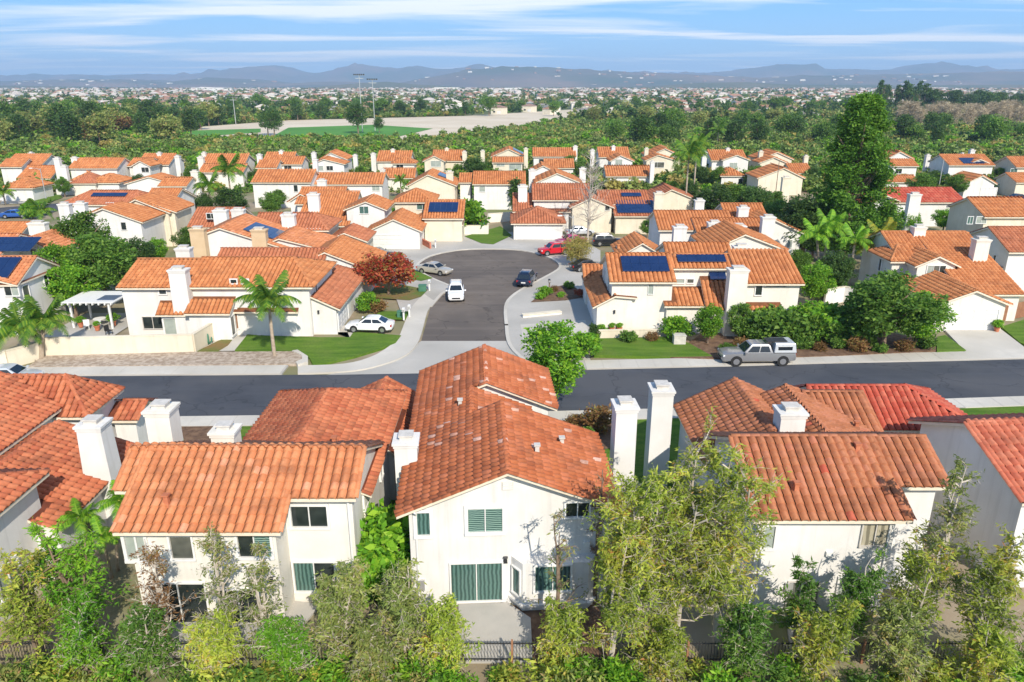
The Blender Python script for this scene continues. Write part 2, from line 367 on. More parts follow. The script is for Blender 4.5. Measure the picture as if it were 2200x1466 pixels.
class MB:
    """collects polygons; build() makes ONE mesh object of them"""
    def __init__(s): s.v, s.f, s.m = [], [], []
    def poly(s, pts, m=0):
        n = len(s.v); s.v += [tuple(p) for p in pts]; s.f.append(list(range(n, n + len(pts)))); s.m.append(m)
    def box(s, x0, x1, y0, y1, z0, z1, m=0, mtop=None, tx=0.0, ty=0.0):
        n = len(s.v)
        s.v += [(x0, y0, z0), (x1, y0, z0), (x1, y1, z0), (x0, y1, z0), (x0 + tx, y0 + ty, z1), (x1 - tx, y0 + ty, z1), (x1 - tx, y1 - ty, z1), (x0 + tx, y1 - ty, z1)]
        for i, q in enumerate(((3, 2, 1, 0), (4, 5, 6, 7), (0, 1, 5, 4), (1, 2, 6, 5), (2, 3, 7, 6), (3, 0, 4, 7))):
            s.f.append([n + k for k in q]); s.m.append(mtop if (i == 1 and mtop is not None) else m)
        return s
    def prism(s, pts, z0, z1, m=0, mtop=None):
        n = len(s.v); k = len(pts)
        ar = sum(pts[i][0] * pts[(i + 1) % k][1] - pts[(i + 1) % k][0] * pts[i][1] for i in range(k))
        if ar < 0: pts = pts[::-1]
        s.v += [(p[0], p[1], z0) for p in pts] + [(p[0], p[1], z1) for p in pts]
        s.f.append([n + i for i in range(k)][::-1]); s.m.append(m)
        s.f.append([n + k + i for i in range(k)]); s.m.append(m if mtop is None else mtop)
        for i in range(k):
            j = (i + 1) % k
            s.f.append([n + i, n + j, n + k + j, n + k + i]); s.m.append(m)
        return s
    def tube(s, pts, rad, sides=6, m=0, cap=True):
        pts = [Vector(p) for p in pts]; n = len(s.v); K = len(pts)
        for i, p in enumerate(pts):
            d = (pts[min(i + 1, K - 1)] - pts[max(i - 1, 0)]).normalized()
            a = d.cross(Vector((0.31, 0.95, 0.05)) if abs(d.y) < 0.9 else Vector((1, 0, 0))).normalized(); b = d.cross(a)
            r = rad[i] if isinstance(rad, (list, tuple)) else rad
            for q in range(sides):
                t = 2 * math.pi * q / sides
                s.v.append(tuple(p + a * math.cos(t) * r + b * math.sin(t) * r))
        for i in range(K - 1):
            for q in range(sides):
                q2 = (q + 1) % sides
                s.f.append([n + i * sides + q, n + i * sides + q2, n + (i + 1) * sides + q2, n + (i + 1) * sides + q]); s.m.append(m)
        if cap:
            s.f.append([n + (K - 1) * sides + q for q in range(sides)]); s.m.append(m)
            s.f.append([n + q for q in range(sides)][::-1]); s.m.append(m)
        return s
    def build(s, name, mats, parent=None, smooth=False, bevel=0.0):
        me = bpy.data.meshes.new(name)
        me.from_pydata(s.v, [], s.f)
        if isinstance(mats, str): mats = [mats]
        for m in mats: me.materials.append(M[m])
        me.polygons.foreach_set('material_index', s.m)
        if smooth: me.polygons.foreach_set('use_smooth', [True] * len(s.f))
        me.update()
        o = link(bpy.data.objects.new(name, me), parent)
        if bevel:
            b = o.modifiers.new('b', 'BEVEL'); b.width = bevel; b.segments = 2; b.limit_method = 'ANGLE'
        return o
def copy_tree(o, parent=None):
    c = o.copy(); COL.objects.link(c)
    if parent is not None: c.parent = parent
    for ch in list(o.children): copy_tree(ch, c)
    return c

# ------------------------------------------------------------------ the ground, roads, pavements
def px_poly(pts, z=0.0): return [G(x, y, z) for x, y in pts]
def smooth_line(pts, n=8):
    out = []
    P = [pts[0]] + list(pts) + [pts[-1]]
    for i in range(1, len(P) - 2):
        for k in range(n):
            t = k / n
            out.append(tuple(0.5 * ((2 * P[i][j]) + (-P[i - 1][j] + P[i + 1][j]) * t + (2 * P[i - 1][j] - 5 * P[i][j] + 4 * P[i + 1][j] - P[i + 2][j]) * t * t + (-P[i - 1][j] + 3 * P[i][j] - 3 * P[i + 1][j] + P[i + 2][j]) * t ** 3) for j in (0, 1)))
    out.append(tuple(pts[-1]))
    return out
def sheet(name, pts, z, m, kind='structure', thick=0.0, label=None, cat=None):
    mb = MB()
    if thick: mb.prism(pts, z - thick, z)
    else:
        k = len(pts)
        ar = sum(pts[i][0] * pts[(i + 1) % k][1] - pts[(i + 1) % k][0] * pts[i][1] for i in range(k))
        mb.poly([(x, y, z) for x, y in (pts if ar > 0 else pts[::-1])])
    o = mb.build(name, m)
    # concave outlines: triangulate cleanly
    import bmesh
    bm = bmesh.new(); bm.from_mesh(o.data); bmesh.ops.triangulate(bm, faces=[f for f in bm.faces if len(f.verts) > 4]); bm.to_mesh(o.data); bm.free()
    return tag(o, label, cat, kind=kind)

gm = MB(); gm.poly([(-16000, -300, -0.30), (16000, -300, -0.30), (16000, 15000, -0.30), (-16000, 15000, -0.30)])
tag(gm.build('ground', 'valley_floor'), kind='structure')
sheet('neighbourhood_ground', [(-110, 6), (110, 6), (150, 178), (-150, 178)], -0.05, 'earth')

near_edge = [(-300, 905), (-100, 902), (260, 899), (600, 895), (900, 891), (1250, 885), (1500, 878), (1800, 868), (2050, 859), (2200, 854), (2500, 845)]
far_edge = [(-300, 812), (-100, 810), (260, 808), (700, 805), (900, 802), (1120, 798), (1260, 795), (1560, 788), (1800, 781), (2000, 777), (2200, 772), (2500, 764)]
NE = smooth_line(px_poly(near_edge), 4); FE = smooth_line(px_poly(far_edge), 4)
sheet('road', NE + FE[::-1], 0.0, 'asphalt_dark')
def offset(line, d): return [(x, y + d) for x, y in line]
# near-side pavement: kerb and walk as one raised slab
def pavement(name, line, d0, d1, z=0.12, step=1.5):
    """kerb strip and a row of separate slabs between two offsets of a line"""
    base = sheet(name, offset(line, d0) + offset(line, d1)[::-1], z - 0.012, 'concrete', thick=0.3)
    acc = [0.0]
    for a_, b_ in zip(line[:-1], line[1:]): acc.append(acc[-1] + math.hypot(b_[0] - a_[0], b_[1] - a_[1]))
    xs, ys = [p[0] for p in line], [p[1] for p in line]; n = int(acc[-1] / step)
    at_ = lambda t: (float(np.interp(t, acc, xs)), float(np.interp(t, acc, ys)))
    k = 0.16 if d1 > d0 else -0.16
    for i in range(n):
        a_, b_ = at_(i * step + .012), at_((i + 1) * step - .012)
        for e0, e1, m in ((d0 + k * .05, d0 + k, 'concrete_pale'), (d0 + k * 1.12, d1, 'concrete_pale')):
            if abs(a_[0]) > 62: continue
            q = MB(); q.prism([(a_[0], a_[1] + e0), (b_[0], b_[1] + e0), (b_[0], b_[1] + e1), (a_[0], a_[1] + e1)], z - .1, z + rnd.uniform(-.003, .003)); q.build('slab' if e1 == d1 else 'kerb_stone', m, base)
    return base
pavement('pavement_near', NE, 0.0, -1.7)
sheet('front_garden_grass', [(p[0], p[1] - 1.71) for p in NE] + [(45, 36), (-45, 36)], 0.06, 'lawn')
# side street and turning circle
cul = [(905, 733), (925, 660), (938, 645), (950, 632), (968, 618), (925, 598), (897, 578), (905, 562), (935, 548), (990, 538), (1060, 536), (1120, 539), (1165, 549), (1195, 562), (1203, 576), (1180, 592), (1130, 618), (1098, 640), (1086, 662), (1088, 700), (1092, 733)]
culw = px_poly(cul)
sheet('side_street', culw, 0.004, 'asphalt_brown')
apron = [(905, 733), (1092, 733), (1100, 752), (1122, 778), (1190, 798), (700, 806), (800, 790), (868, 765), (885, 748)]
sheet('street_apron', px_poly(apron), 0.008, 'concrete')
LW = smooth_line(px_poly([(640, 805), (760, 799), (830, 783), (872, 765), (893, 745), (905, 720), (918, 672), (932, 648)]), 4)
LO = smooth_line(px_poly([(640, 788), (740, 784), (800, 768), (838, 745), (856, 728), (872, 690), (890, 655), (912, 634)]), 4)
sheet('pavement_corner', LW + LO[::-1], 0.115, 'concrete_pale', thick=0.3)
WL = [p for p in FE if p[0] < G(700, 805)[0]]
pavement('pavement_far', WL, 0.0, 2.0)
# planting bed behind the pavement, left
sheet('gravel_bed', px_poly([(60, 792), (640, 786), (662, 778), (655, 765), (630, 759), (420, 760), (95, 768)]), 0.18, 'bedding_gravel', thick=0.3)
for k, pts in enumerate([[(628, 760), (640, 758), (662, 772), (662, 784), (640, 790), (636, 784), (650, 778), (648, 768)]]):
    sheet('bed_kerb', px_poly(pts), 0.30, 'concrete_pale', thick=0.4)
lawn1 = [(505, 756), (532, 722), (560, 724), (690, 728), (752, 728), (760, 716), (862, 724), (850, 740), (820, 752), (760, 770), (700, 784), (672, 786), (665, 772), (645, 758)]
sheet('front_lawn', px_poly(lawn1), 0.16, 'lawn', thick=0.3)
sheet('front_path', px_poly([(505, 756), (532, 722), (760, 716), (752, 728), (740, 700), (720, 716), (500, 712), (470, 730), (425, 758)]), 0.10, 'concrete_pale')
sheet('flower_bed', px_poly([(424, 758), (470, 735), (508, 722), (490, 745), (470, 757)]), 0.15, 'lawn_dry', thick=0.3)
# turning-circle pavement and drives (one ring of concrete)
ring = [(918, 672), (932, 648), (946, 633), (968, 618), (925, 598), (897, 578), (905, 562), (935, 548), (990, 538), (1060, 536), (1120, 539), (1165, 549), (1195, 562), (1203, 576), (1180, 592), (1130, 618), (1098, 640), (1086, 662), (1088, 700), (1094, 735), (1115, 765), (1160, 796)]
outer = [(868, 690), (850, 640), (800, 640), (745, 655), (760, 610), (840, 575), (800, 545), (760, 530), (800, 510), (880, 505), (1000, 500), (1110, 500), (1230, 505), (1290, 540), (1290, 580), (1268, 650), (1290, 700), (1270, 740), (1262, 762), (1270, 778), (1260, 794)]
sheet('drives_and_pavement', px_poly(ring) + px_poly(outer)[::-1], 0.10, 'concrete', thick=0.25)
kerb = MB()
cw = smooth_line(px_poly(cul[1:-1] + [(1088, 700), (1092, 733), (1106, 757), (1140, 786)]), 3)
for a, b in zip(cw[:-1], cw[1:]):
    d = Vector((b[0] - a[0], b[1] - a[1], 0)); n = Vector((-d.y, d.x, 0)).normalized() * 0.17
    kerb.prism([(a[0] + n.x, a[1] + n.y), (b[0] + n.x, b[1] + n.y), (b[0] - n.x, b[1] - n.y), (a[0] - n.x, a[1] - n.y)], -0.1, 0.125)
tag(kerb.build('kerb', 'concrete_pale'), kind='structure')
sheet('island_lawn', px_poly([(998, 510), (1075, 488), (1100, 508), (1060, 527), (1035, 525)]), 0.15, 'lawn')
sheet('corner_lawn', px_poly([(762, 615), (840, 610), (920, 625), (905, 640), (880, 648), (765, 640)]), 0.15, 'lawn_dry')
sheet('drive_strip_lawn', px_poly([(800, 690), (815, 672), (880, 672), (872, 690)]), 0.15, 'lawn')
sheet('verge_lawn', px_poly([(750, 522), (800, 532), (870, 548), (850, 560), (800, 550), (740, 535)]), 0.15, 'lawn')
sheet('verge_lawn', px_poly([(890, 582), (930, 600), (905, 606), (870, 600)]), 0.15, 'lawn')
# far pavement right of the side street, gardens of the right-hand houses
WR = [p for p in FE if p[0] > G(1240, 796)[0]]
pavement('pavement_far_right', WR, 0.0, 2.0)
sheet('corner_garden_grass', px_poly([(1275, 768), (1282, 732), (1440, 728), (1480, 742), (1530, 770), (1440, 772)]), 0.22, 'lawn', thick=0.4)
sheet('planting_bed', px_poly([(1440, 772), (1480, 740), (1550, 690), (1830, 700), (2010, 740), (2010, 758), (1800, 768), (1560, 776)]), 0.20, 'mulch', thick=0.4)
sheet('garage_drive', px_poly([(2026, 708), (2142, 704), (2215, 760), (2260, 770), (2020, 776), (2075, 760)]), 0.13, 'concrete_pale', thick=0.3)
sheet('side_lawn', px_poly([(2012, 728), (2030, 724), (2075, 757), (2012, 760)]), 0.2, 'lawn', thick=0.4)
sheet('side_lawn', px_poly([(2150, 706), (2300, 660), (2400, 730), (2240, 760), (2190, 740)]), 0.2, 'lawn', thick=0.4)
sheet('upper_street', px_poly([(-120, 456), (130, 437), (140, 447), (100, 462), (-120, 478)]), 0.03, 'asphalt_dark')
sheet('upper_lawn', px_poly([(45, 440), (60, 432), (125, 415), (135, 425), (100, 438)]), 0.06, 'lawn')
sheet('upper_drive', px_poly([(0, 440), (8, 424), (66, 424), (50, 438)]), 0.05, 'concrete')
# back gardens of the nearest houses
sheet('garden_slope', [(-40, 8), (40, 8), (40, 25.2), (-40, 25.2)], -0.02, 'earth')
sheet('back_patio', px_poly([(985, 1300), (1090, 1296), (1140, 1330), (1145, 1425), (1000, 1425), (985, 1360)]), 0.06, 'concrete', thick=0.2)
sheet('back_patio', px_poly([(1690, 1340), (1790, 1330), (1840, 1400), (1700, 1420)]), 0.06, 'concrete', thick=0.2)
sheet('back_patio', px_poly([(330, 1330), (610, 1290), (690, 1300), (620, 1380), (330, 1420)]), 0.06, 'concrete', thick=0.2)
sheet('garden_bed', px_poly([(1095, 1302), (1300, 1300), (1330, 1420), (1150, 1430)]), 0.03, 'mulch')
sheet('front_bed', px_poly([(385, 915), (470, 912), (500, 962), (400, 962)]), 0.09, 'mulch')
sheet('front_drive', px_poly([(270, 906), (390, 903), (380, 970), (250, 970)]), 0.10, 'concrete_pale')
sheet('front_bed', px_poly([(1195, 905), (1310, 900), (1330, 960), (1215, 990)]), 0.09, 'mulch')
sheet('kerb_bed', px_poly([(1140, 652), (1175, 622), (1225, 612), (1262, 640), (1215, 648)]), 0.13, 'mulch')
sheet('drive_panel', px_poly([(1118, 700), (1258, 690), (1268, 735), (1125, 745)]), 0.112, 'concrete_pale')
sheet('side_passage', px_poly([(775, 1150), (855, 1150), (880, 880), (860, 880)]), 0.03, 'mulch')
# valley behind the estate
sheet('playing_field', px_poly([(575, 298), (620, 274), (800, 268), (930, 276), (830, 299), (600, 302)]), -0.1, 'field_grass')
sheet('playing_field', px_poly([(365, 287), (420, 280), (560, 276), (560, 284), (430, 293)]), -0.1, 'field_grass')
sheet('sand_ground', px_poly([(405, 300), (430, 272), (620, 258), (1000, 249), (1250, 234), (1290, 248), (1110, 274), (925, 300), (700, 302)]), -0.2, 'field_sand')
sheet('meadow_strip', px_poly([(150, 331), (230, 327), (420, 327), (480, 333), (150, 338)]), -0.1, 'field_grass')

# ------------------------------------------------------------------ houses
def tile_unit(seg, w, e):
    """one clay barrel tile: wavy top, raised front lip; u across, v up the slope"""
    xs = np.linspace(0, 1, seg + 1)
    h = 0.155 * w / 0.4 * np.sin(np.pi * xs) ** 0.8 - 0.02
    us = (0.065 + 0.87 * xs) * w
    top0 = np.stack([us, np.full_like(xs, -0.03), h + 0.085], 1)
    top1 = np.stack([us, np.full_like(xs, e + 0.02), h + 0.012], 1)
    lip = np.stack([us, np.full_like(xs, -0.03), h * 0.7 + 0.0], 1)
    V = np.concatenate([top0, top1, lip]); n = seg + 1
    F = []
    for i in range(seg):
        F.append((i, i + 1, n + i + 1, n + i)); F.append((2 * n + i, 2 * n + i + 1, i + 1, i))
    return V, np.array(F)
def cap_unit(L=0.46, r=0.13, seg=5):
    t = np.linspace(0, np.pi, seg + 1)
    a = np.stack([np.zeros(seg + 1), np.cos(t) * r, np.sin(t) * r * 0.8], 1)
    b = a * 0.86; b[:, 0] = L + 0.04
    c = a * 0.7; c[:, 0] = 0.0
    V = np.concatenate([a, b, c]); n = seg + 1
    F = []
    for i in range(seg):
        F.append((i + 1, i, n + i, n + i + 1)); F.append((i, i + 1, 2 * n + i + 1, 2 * n + i))
    return V, np.array(F)
def frame(p, u, v, n):
    return Matrix(((u[0], v[0], n[0], p[0]), (u[1], v[1], n[1], p[1]), (u[2], v[2], n[2], p[2]), (0, 0, 0, 1)))
TILE_ME = {}
CAMV = np.array([0, 0, CAMH])

class House:
    def __init__(s, label, ref, yaw=0.0, wall='stucco_white', tile='orange', lod='mid', name='house', group=None, z=0.0):
        s.ref = np.array([ref[0], ref[1], z]); s.yaw = R(yaw); s.wall, s.tile, s.lod = wall, tile, lod
        s.root = tag(empty(name, (ref[0], ref[1], z), s.yaw), label, 'house', group)
        s.blocks = []; s.zoff = 0.0
    def L(s, p): return (p[0] - s.ref[0], p[1] - s.ref[1], p[2])
    # ---- a block: walls and a gable or hip roof. axis 'x': ridge runs along x. a0,a1 along the ridge; b0,br,b1 across it
    def block(s, axis, a0, a1, b0, z0, br, zr, b1, z1, oh=0.45, oa=0.32, hip0=0.0, hip1=0.0, tile=None, wall=None, zb=-0.35, walls=True):
        i = len(s.blocks); e = 0.007 * i
        zr += e; z0 += e; z1 += e; a0 += 0.006 * i; a1 -= 0.006 * i; b0 += 0.005 * i; b1 -= 0.005 * i
        s0, s1 = (zr - z0) / (br - b0), (zr - z1) / (b1 - br)
        B0, B1 = b0 - oh, b1 + oh; Z0, Z1 = z0 - oh * s0, z1 - oh * s1
        A0 = a0 - (oh if hip0 else oa); A1 = a1 + (oh if hip1 else oa)
        r0, r1 = a0 + hip0 if hip0 else A0, a1 - hip1 if hip1 else A1
        P = lambda a, b, z: (a - s.ref[0], b - s.ref[1], z) if axis == 'x' else (b - s.ref[0], a - s.ref[1], z)
        sl = [[P(A0, B0, Z0), P(A1, B0, Z0), P(r1, br, zr), P(r0, br, zr)], [P(A1, B1, Z1), P(A0, B1, Z1), P(r0, br, zr), P(r1, br, zr)]]
        if hip0: sl.append([P(A0, B1, Z1), P(A0, B0, Z0), P(r0, br, zr)])
        if hip1: sl.append([P(A1, B0, Z0), P(A1, B1, Z1), P(r1, br, zr)])
        if axis == 'y': sl = [q[::-1] for q in sl]
        edges = [('ridge', P(r0, br, zr), P(r1, br, zr))]
        for hp, A, r in ((hip0, A0, r0), (hip1, A1, r1)):
            kind = 'hip' if hp else 'rake'
            edges.append((kind, P(A, B0, Z0), P(r, br, zr))); edges.append((kind, P(A, B1, Z1), P(r, br, zr)))
        tile = tile or s.tile
        bl = dict(sl=sl, edges=edges, planes=[], tile=tile, rect=None)
        c = [P(A0, B0, 0), P(A1, B1, 0)]
        bl['rect'] = (min(c[0][0], c[1][0]), max(c[0][0], c[1][0]), min(c[0][1], c[1][1]), max(c[0][1], c[1][1]))
        for q in sl:
            p0 = Vector(q[0]); n = (Vector(q[1]) - p0).cross(Vector(q[2]) - p0).normalized()
            if n.z < 0: n = -n
            bl['planes'].append((n, p0))
        # roof deck with fascia
        mb = MB(); T = 0.16
        for q in sl:
            mb.poly(q, 0)
            lo = [(x, y, z - T) for x, y, z in q]
            mb.poly(lo[::-1], 1)
            for k in range(len(q)):
                j = (k + 1) % len(q); mb.poly([q[k], lo[k], lo[j], q[j]], 1)
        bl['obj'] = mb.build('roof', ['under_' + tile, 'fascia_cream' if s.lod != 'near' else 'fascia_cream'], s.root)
        # walls
        if walls:
            mb = MB(); t = 0.15
            h0 = 0 if hip0 else 1; h1 = 0 if hip1 else 1
            mb.poly([P(a0, b0, zb), P(a1, b0, zb), P(a1, b0, z0 - t), P(a0, b0, z0 - t)])
            mb.poly([P(a1, b1, zb), P(a0, b1, zb), P(a0, b1, z1 - t), P(a1, b1, z1 - t)])
            for a, g in ((a0, h0), (a1, h1)):
                mb.poly([P(a, b1, zb), P(a, b0, zb), P(a, b0, z0 - t)] + ([P(a, br, zr - t)] if g else []) + [P(a, b1, z1 - t)])
            mb.build('wall', wall or s.wall, s.root)
        s.blocks.append(bl)
        return bl
    def gx(s, x0, x1, y0, z0, yr, zr, y1, z1=None, **k): return s.block('x', x0, x1, y0, z0, yr, zr, y1, z0 if z1 is None else z1, **k)
    def gy(s, y0, y1, x0, z0, xr, zr, x1, z1=None, **k): return s.block('y', y0, y1, x0, z0, xr, zr, x1, z0 if z1 is None else z1, **k)
    def hip(s, x0, x1, y0, y1, ze, zr, **k):
        if x1 - x0 >= y1 - y0:
            h = (y1 - y0) / 2; return s.gx(x0, x1, y0, ze, (y0 + y1) / 2, zr, y1, hip0=h * 0.98, hip1=h * 0.98, **k)
        h = (x1 - x0) / 2; return s.gy(y0, y1, x0, ze, (x0 + x1) / 2, zr, x1, hip0=h * 0.98, hip1=h * 0.98, **k)
    # ---- specs read off the photograph's ridge lines
    def X(s, pl, pr, py, zr, ze, f=4.2, b=4.2, **k):
        (xa, ya), (xb, yb) = G(pl, py, zr), G(pr, py, zr)
        return s.gx(xa, xb, ya - f, ze, ya, zr, ya + b, **k)
    def Y(s, pp, py, zr, zl, hl, hr, ln, zrt=None, **k):
        x, y = G(pp, py, zr); return s.gy(y, y + ln, x - hl, zl, x, zr, x + hr, zrt, **k)
    def HP(s, pl, pr, pye, ze, zr, d, **k):
        (xa, y), (xb, _) = G(pl, pye, ze), G(pr, pye, ze)
        return s.hip(xa + .4, xb - .4, y + .4, y + .4 + d, ze + .1, zr, **k)
    # ---- chimney: shaft, crown moulding, cap
    def chimney(s, x, y, zt, w=1.15, d=1.0, zb=0.0, m=None, cap='cap_metal', flare=0.0):
        x, y, _ = s.L((x, y, 0))
        mb = MB(); mb.box(x - w / 2, x + w / 2, y - d / 2, y + d / 2, zb, zt - 0.55, tx=flare, ty=flare * 0.5)
        ch = mb.build('chimney', m or s.wall, s.root)
        w2, d2 = w / 2 - flare, d / 2 - flare * 0.5
        mb = MB(); mb.box(x - w2 - .045, x + w2 + .045, y - d2 - .045, y + d2 + .045, zt - 0.552, zt - 0.40)
        mb.box(x - w2 - .10, x + w2 + .10, y - d2 - .10, y + d2 + .10, zt - 0.40, zt - 0.28)
        mb.build('crown_moulding', m or s.wall, ch)
        mb = MB(); mb.box(x - w2 * .55, x + w2 * .55, y - d2 * .55, y + d2 * .55, zt - 0.281, zt - 0.08)
        mb.box(x - w2 * .66, x + w2 * .66, y - d2 * .66, y + d2 * .66, zt - 0.079, zt)
        mb.build('flue_cap', cap, ch)
    def chp(s, px, py, zt, w=1.15, zb=0.0, **k):
        x, y = G(px, py, zt); s.chimney(x, y, zt, w, zb=zb, **k)
    # ---- window: frame with sashes; each pane its own piece. face: S, N, E, W or an angle
    def window(s, x, y, z, w, h, face='S', panes=2, glass='glass_dark', trim=0.09, proud=0.085, frame_m='trim_white', name='window', sill=True, pw=0.045):
        ang = {'S': 0, 'E': R(90), 'N': R(180), 'W': R(-90)}.get(face, face)
        p = s.L((x, y, z)); Mx = Matrix.Translation(p) @ Matrix.Rotation(ang, 4, 'Z')
        mb = MB()
        mb.box(-w / 2 - trim, w / 2 + trim, -proud, 0.06, h, h + trim); mb.box(-w / 2 - trim, w / 2 + trim, -proud - (.03 if sill else 0), 0.06, -trim, 0)
        mb.box(-w / 2 - trim, -w / 2, -proud, 0.06, 0.001, h - .001); mb.box(w / 2, w / 2 + trim, -proud, 0.06, 0.001, h - .001)
        for i in range(1, panes):
            c = -w / 2 + w * i / panes; mb.box(c - pw / 2, c + pw / 2, -proud + .01, 0.05, 0.001, h - .001)
        o = mb.build(name, frame_m, s.root); o.matrix_basis = Mx
        for i in range(panes):
            c0 = -w / 2 + w * i / panes + .012; c1 = -w / 2 + w * (i + 1) / panes - .012
            g = glass if isinstance(glass, str) else glass[i % len(glass)]
            q = MB(); q.box(c0, c1, -0.012, 0.03, 0.012, h - .012); q.build('pane', g, o)
        return o
    def wpx(s, x0, y0, x1, y1, yp, **k):
        xa, za = YP(x0, y1, yp); xb, zb = YP(x1, y0, yp)
        return s.window((xa + xb) / 2, yp, max(za, 0.05), xb - xa, zb - za, **k)
    def garage_door(s, xc, y, w=4.8, h=2.1, cols=4, rows=4, face='S', m='door_white', z=0.05):
        ang = {'S': 0, 'E': R(90), 'N': R(180), 'W': R(-90)}.get(face, face)
        mb = MB(); mb.box(-w / 2 - .14, -w / 2, -.07, .05, 0, h + .14); mb.box(w / 2, w / 2 + .14, -.07, .05, 0, h + .14); mb.box(-w / 2 + .001, w / 2 - .001, -.07, .05, h, h + .139)
        o = mb.build('garage_door', 'trim_white', s.root); o.matrix_basis = Matrix.Translation(s.L((xc, y, z))) @ Matrix.Rotation(ang, 4, 'Z')
        for i in range(cols):
            for j in range(rows):
                a, b = -w / 2 + w * i / cols, -w / 2 + w * (i + 1) / cols; c, d = h * j / rows, h * (j + 1) / rows
                q = MB(); q.box(a + .006, b - .006, -.012, .03, c + .006, d - .006); q.box(a + .1, b - .1, -.034, -.011, c + .08, d - .08, ty=0.0); q.build('panel', m, o)
    # ---- solar panels: a grid on slope k of block bi; each panel a piece
    def solar(s, bl, k, u0, v0, nu, nv, pw=1.0, ph=1.65):
        U, V, N, O, W, H2 = s.slope_frame(bl['sl'][k])
        base = MB(); rootp = O + U * u0 + V * v0 + N * 0.33
        base.box(0, nu * pw, 0, nv * ph, -0.05, -0.02); so_ = base.build('solar_array', 'solar_frame', s.root)
        so_.matrix_basis = frame(rootp, U, V, N)
        for i in range(nu):
            for j in range(nv):
                q = MB(); q.box(i * pw + .012, (i + 1) * pw - .012, j * ph + .012, (j + 1) * ph - .012, -0.019, 0.02)
                q.build('solar_panel', 'solar_glass', so_)
    def slope_frame(s, q):
        p0 = Vector(q[0]); N = (Vector(q[1]) - p0).cross(Vector(q[2]) - p0).normalized()
        if N.z < 0: N = -N
        V = (Vector((0, 0, 1)) - N * N.z).normalized(); U = V.cross(N)
        us = [U.dot(Vector(p)) for p in q]; vs = [V.dot(Vector(p)) for p in q]
        O = U * min(us) + V * min(vs) + N * N.dot(p0)
        return U, V, N, O, max(us) - min(us), max(vs) - min(vs)
    # ---- tiles: laid on every slope, left out where another roof of the house covers them
    def hidden(s, P, me_):
        out = np.zeros(len(P), bool)
        for b in s.blocks:
            if b is me_: continue
            x0, x1, y0, y1 = b['rect']
            inside = (P[:, 0] > x0) & (P[:, 0] < x1) & (P[:, 1] > y0) & (P[:, 1] < y1)
            h = np.full(len(P), 1e9)
            for n, p0 in b['planes']:
                h = np.minimum(h, p0.z - (n.x * (P[:, 0] - p0.x) + n.y * (P[:, 1] - p0.y)) / n.z)
            out |= inside & (P[:, 2] < h - 0.03)
        return out
    def lay_tiles(s, limit=300):
        near = s.lod == 'near'
        w, e, seg = {'near': (0.40, 0.42, 6), 'mid': (0.42, 0.46, 4), 'far': (0.55, 0.95, 4)}[s.lod]
        cs, sn = math.cos(s.yaw), math.sin(s.yaw)
        singles = []
        for bi, b in enumerate(s.blocks):
            acc_v, acc_f, acc_u, off = [], [], [], 0
            for q in b['sl']:
                U, V, N, O, W, H2 = s.slope_frame(q)
                nc = max(1, round(W / w)); tw = W / nc; nr = max(1, int(math.ceil(H2 / e)))
                I, J = np.meshgrid(np.arange(nc), np.arange(nr)); I, J = I.ravel(), J.ravel()
                uc, vc = (I + .5) * tw, (J + .45) * e
                pts = [((Vector(p) - O).dot(U), (Vector(p) - O).dot(V)) for p in q]
                ar = sum(pts[i][0] * pts[(i + 1) % len(pts)][1] - pts[(i + 1) % len(pts)][0] * pts[i][1] for i in range(len(pts)))
                if ar < 0: pts = pts[::-1]
                ok = np.ones(len(I), bool)
                for i in range(len(pts)):
                    (ax, ay), (bx, by) = pts[i], pts[(i + 1) % len(pts)]
                    L = math.hypot(bx - ax, by - ay)
                    ok &= ((bx - ax) * (vc - ay) - (by - ay) * (uc - ax)) / L > -0.03
                u_, v_, n_, o_ = (np.array(t) for t in (U, V, N, O))
                C = o_ + np.outer(uc, u_) + np.outer(vc, v_)
                ok &= ~s.hidden(C, b)
                I, J, C = I[ok], J[ok], C[ok]
                if not len(I): continue
                # leave out slopes wholly turned from the street view? no: every slope is tiled
                jit = NR.normal(0, 1, (len(I), 3))
                base = o_ + np.outer(I * tw, u_) + np.outer(J * e, v_) + np.outer(0.004 + 0.006 * np.abs(jit[:, 0]), n_) + np.outer(jit[:, 1] * 0.006, v_)
                if near:
                    Wc = C.copy(); Wc = np.stack([s.ref[0] + C[:, 0] * cs - C[:, 1] * sn, s.ref[1] + C[:, 0] * sn + C[:, 1] * cs, C[:, 2]], 1)
                    d = CAMV - Wc; dist = np.linalg.norm(d, axis=1)
                    nw = np.array([n_[0] * cs - n_[1] * sn, n_[0] * sn + n_[1] * cs, n_[2]])
                    size = np.maximum((d @ nw) / dist, 0.0) / dist ** 2
                    key = (round(tw, 3), e)
                    for k in range(len(I)):
                        singles.append((size[k], bi, base[k], u_, v_, n_, key, jit[k, 2]))
                else:
                    TV, TF = tile_unit(seg, tw, e)
                    X = base[:, None, :] + TV[None, :, 0:1] * u_ + TV[None, :, 1:2] * v_ + TV[None, :, 2:3] * n_
                    acc_v.append(X.reshape(-1, 3)); nv = len(TV)
                    acc_f.append((TF[None] + (np.arange(len(I)) * nv)[:, None, None]).reshape(-1, 4) + off); off += len(I) * nv
                    acc_u.append(np.repeat(NR.random(len(I)), len(TF)))
            # ridge, hip and rake caps
            CV, CF = cap_unit()
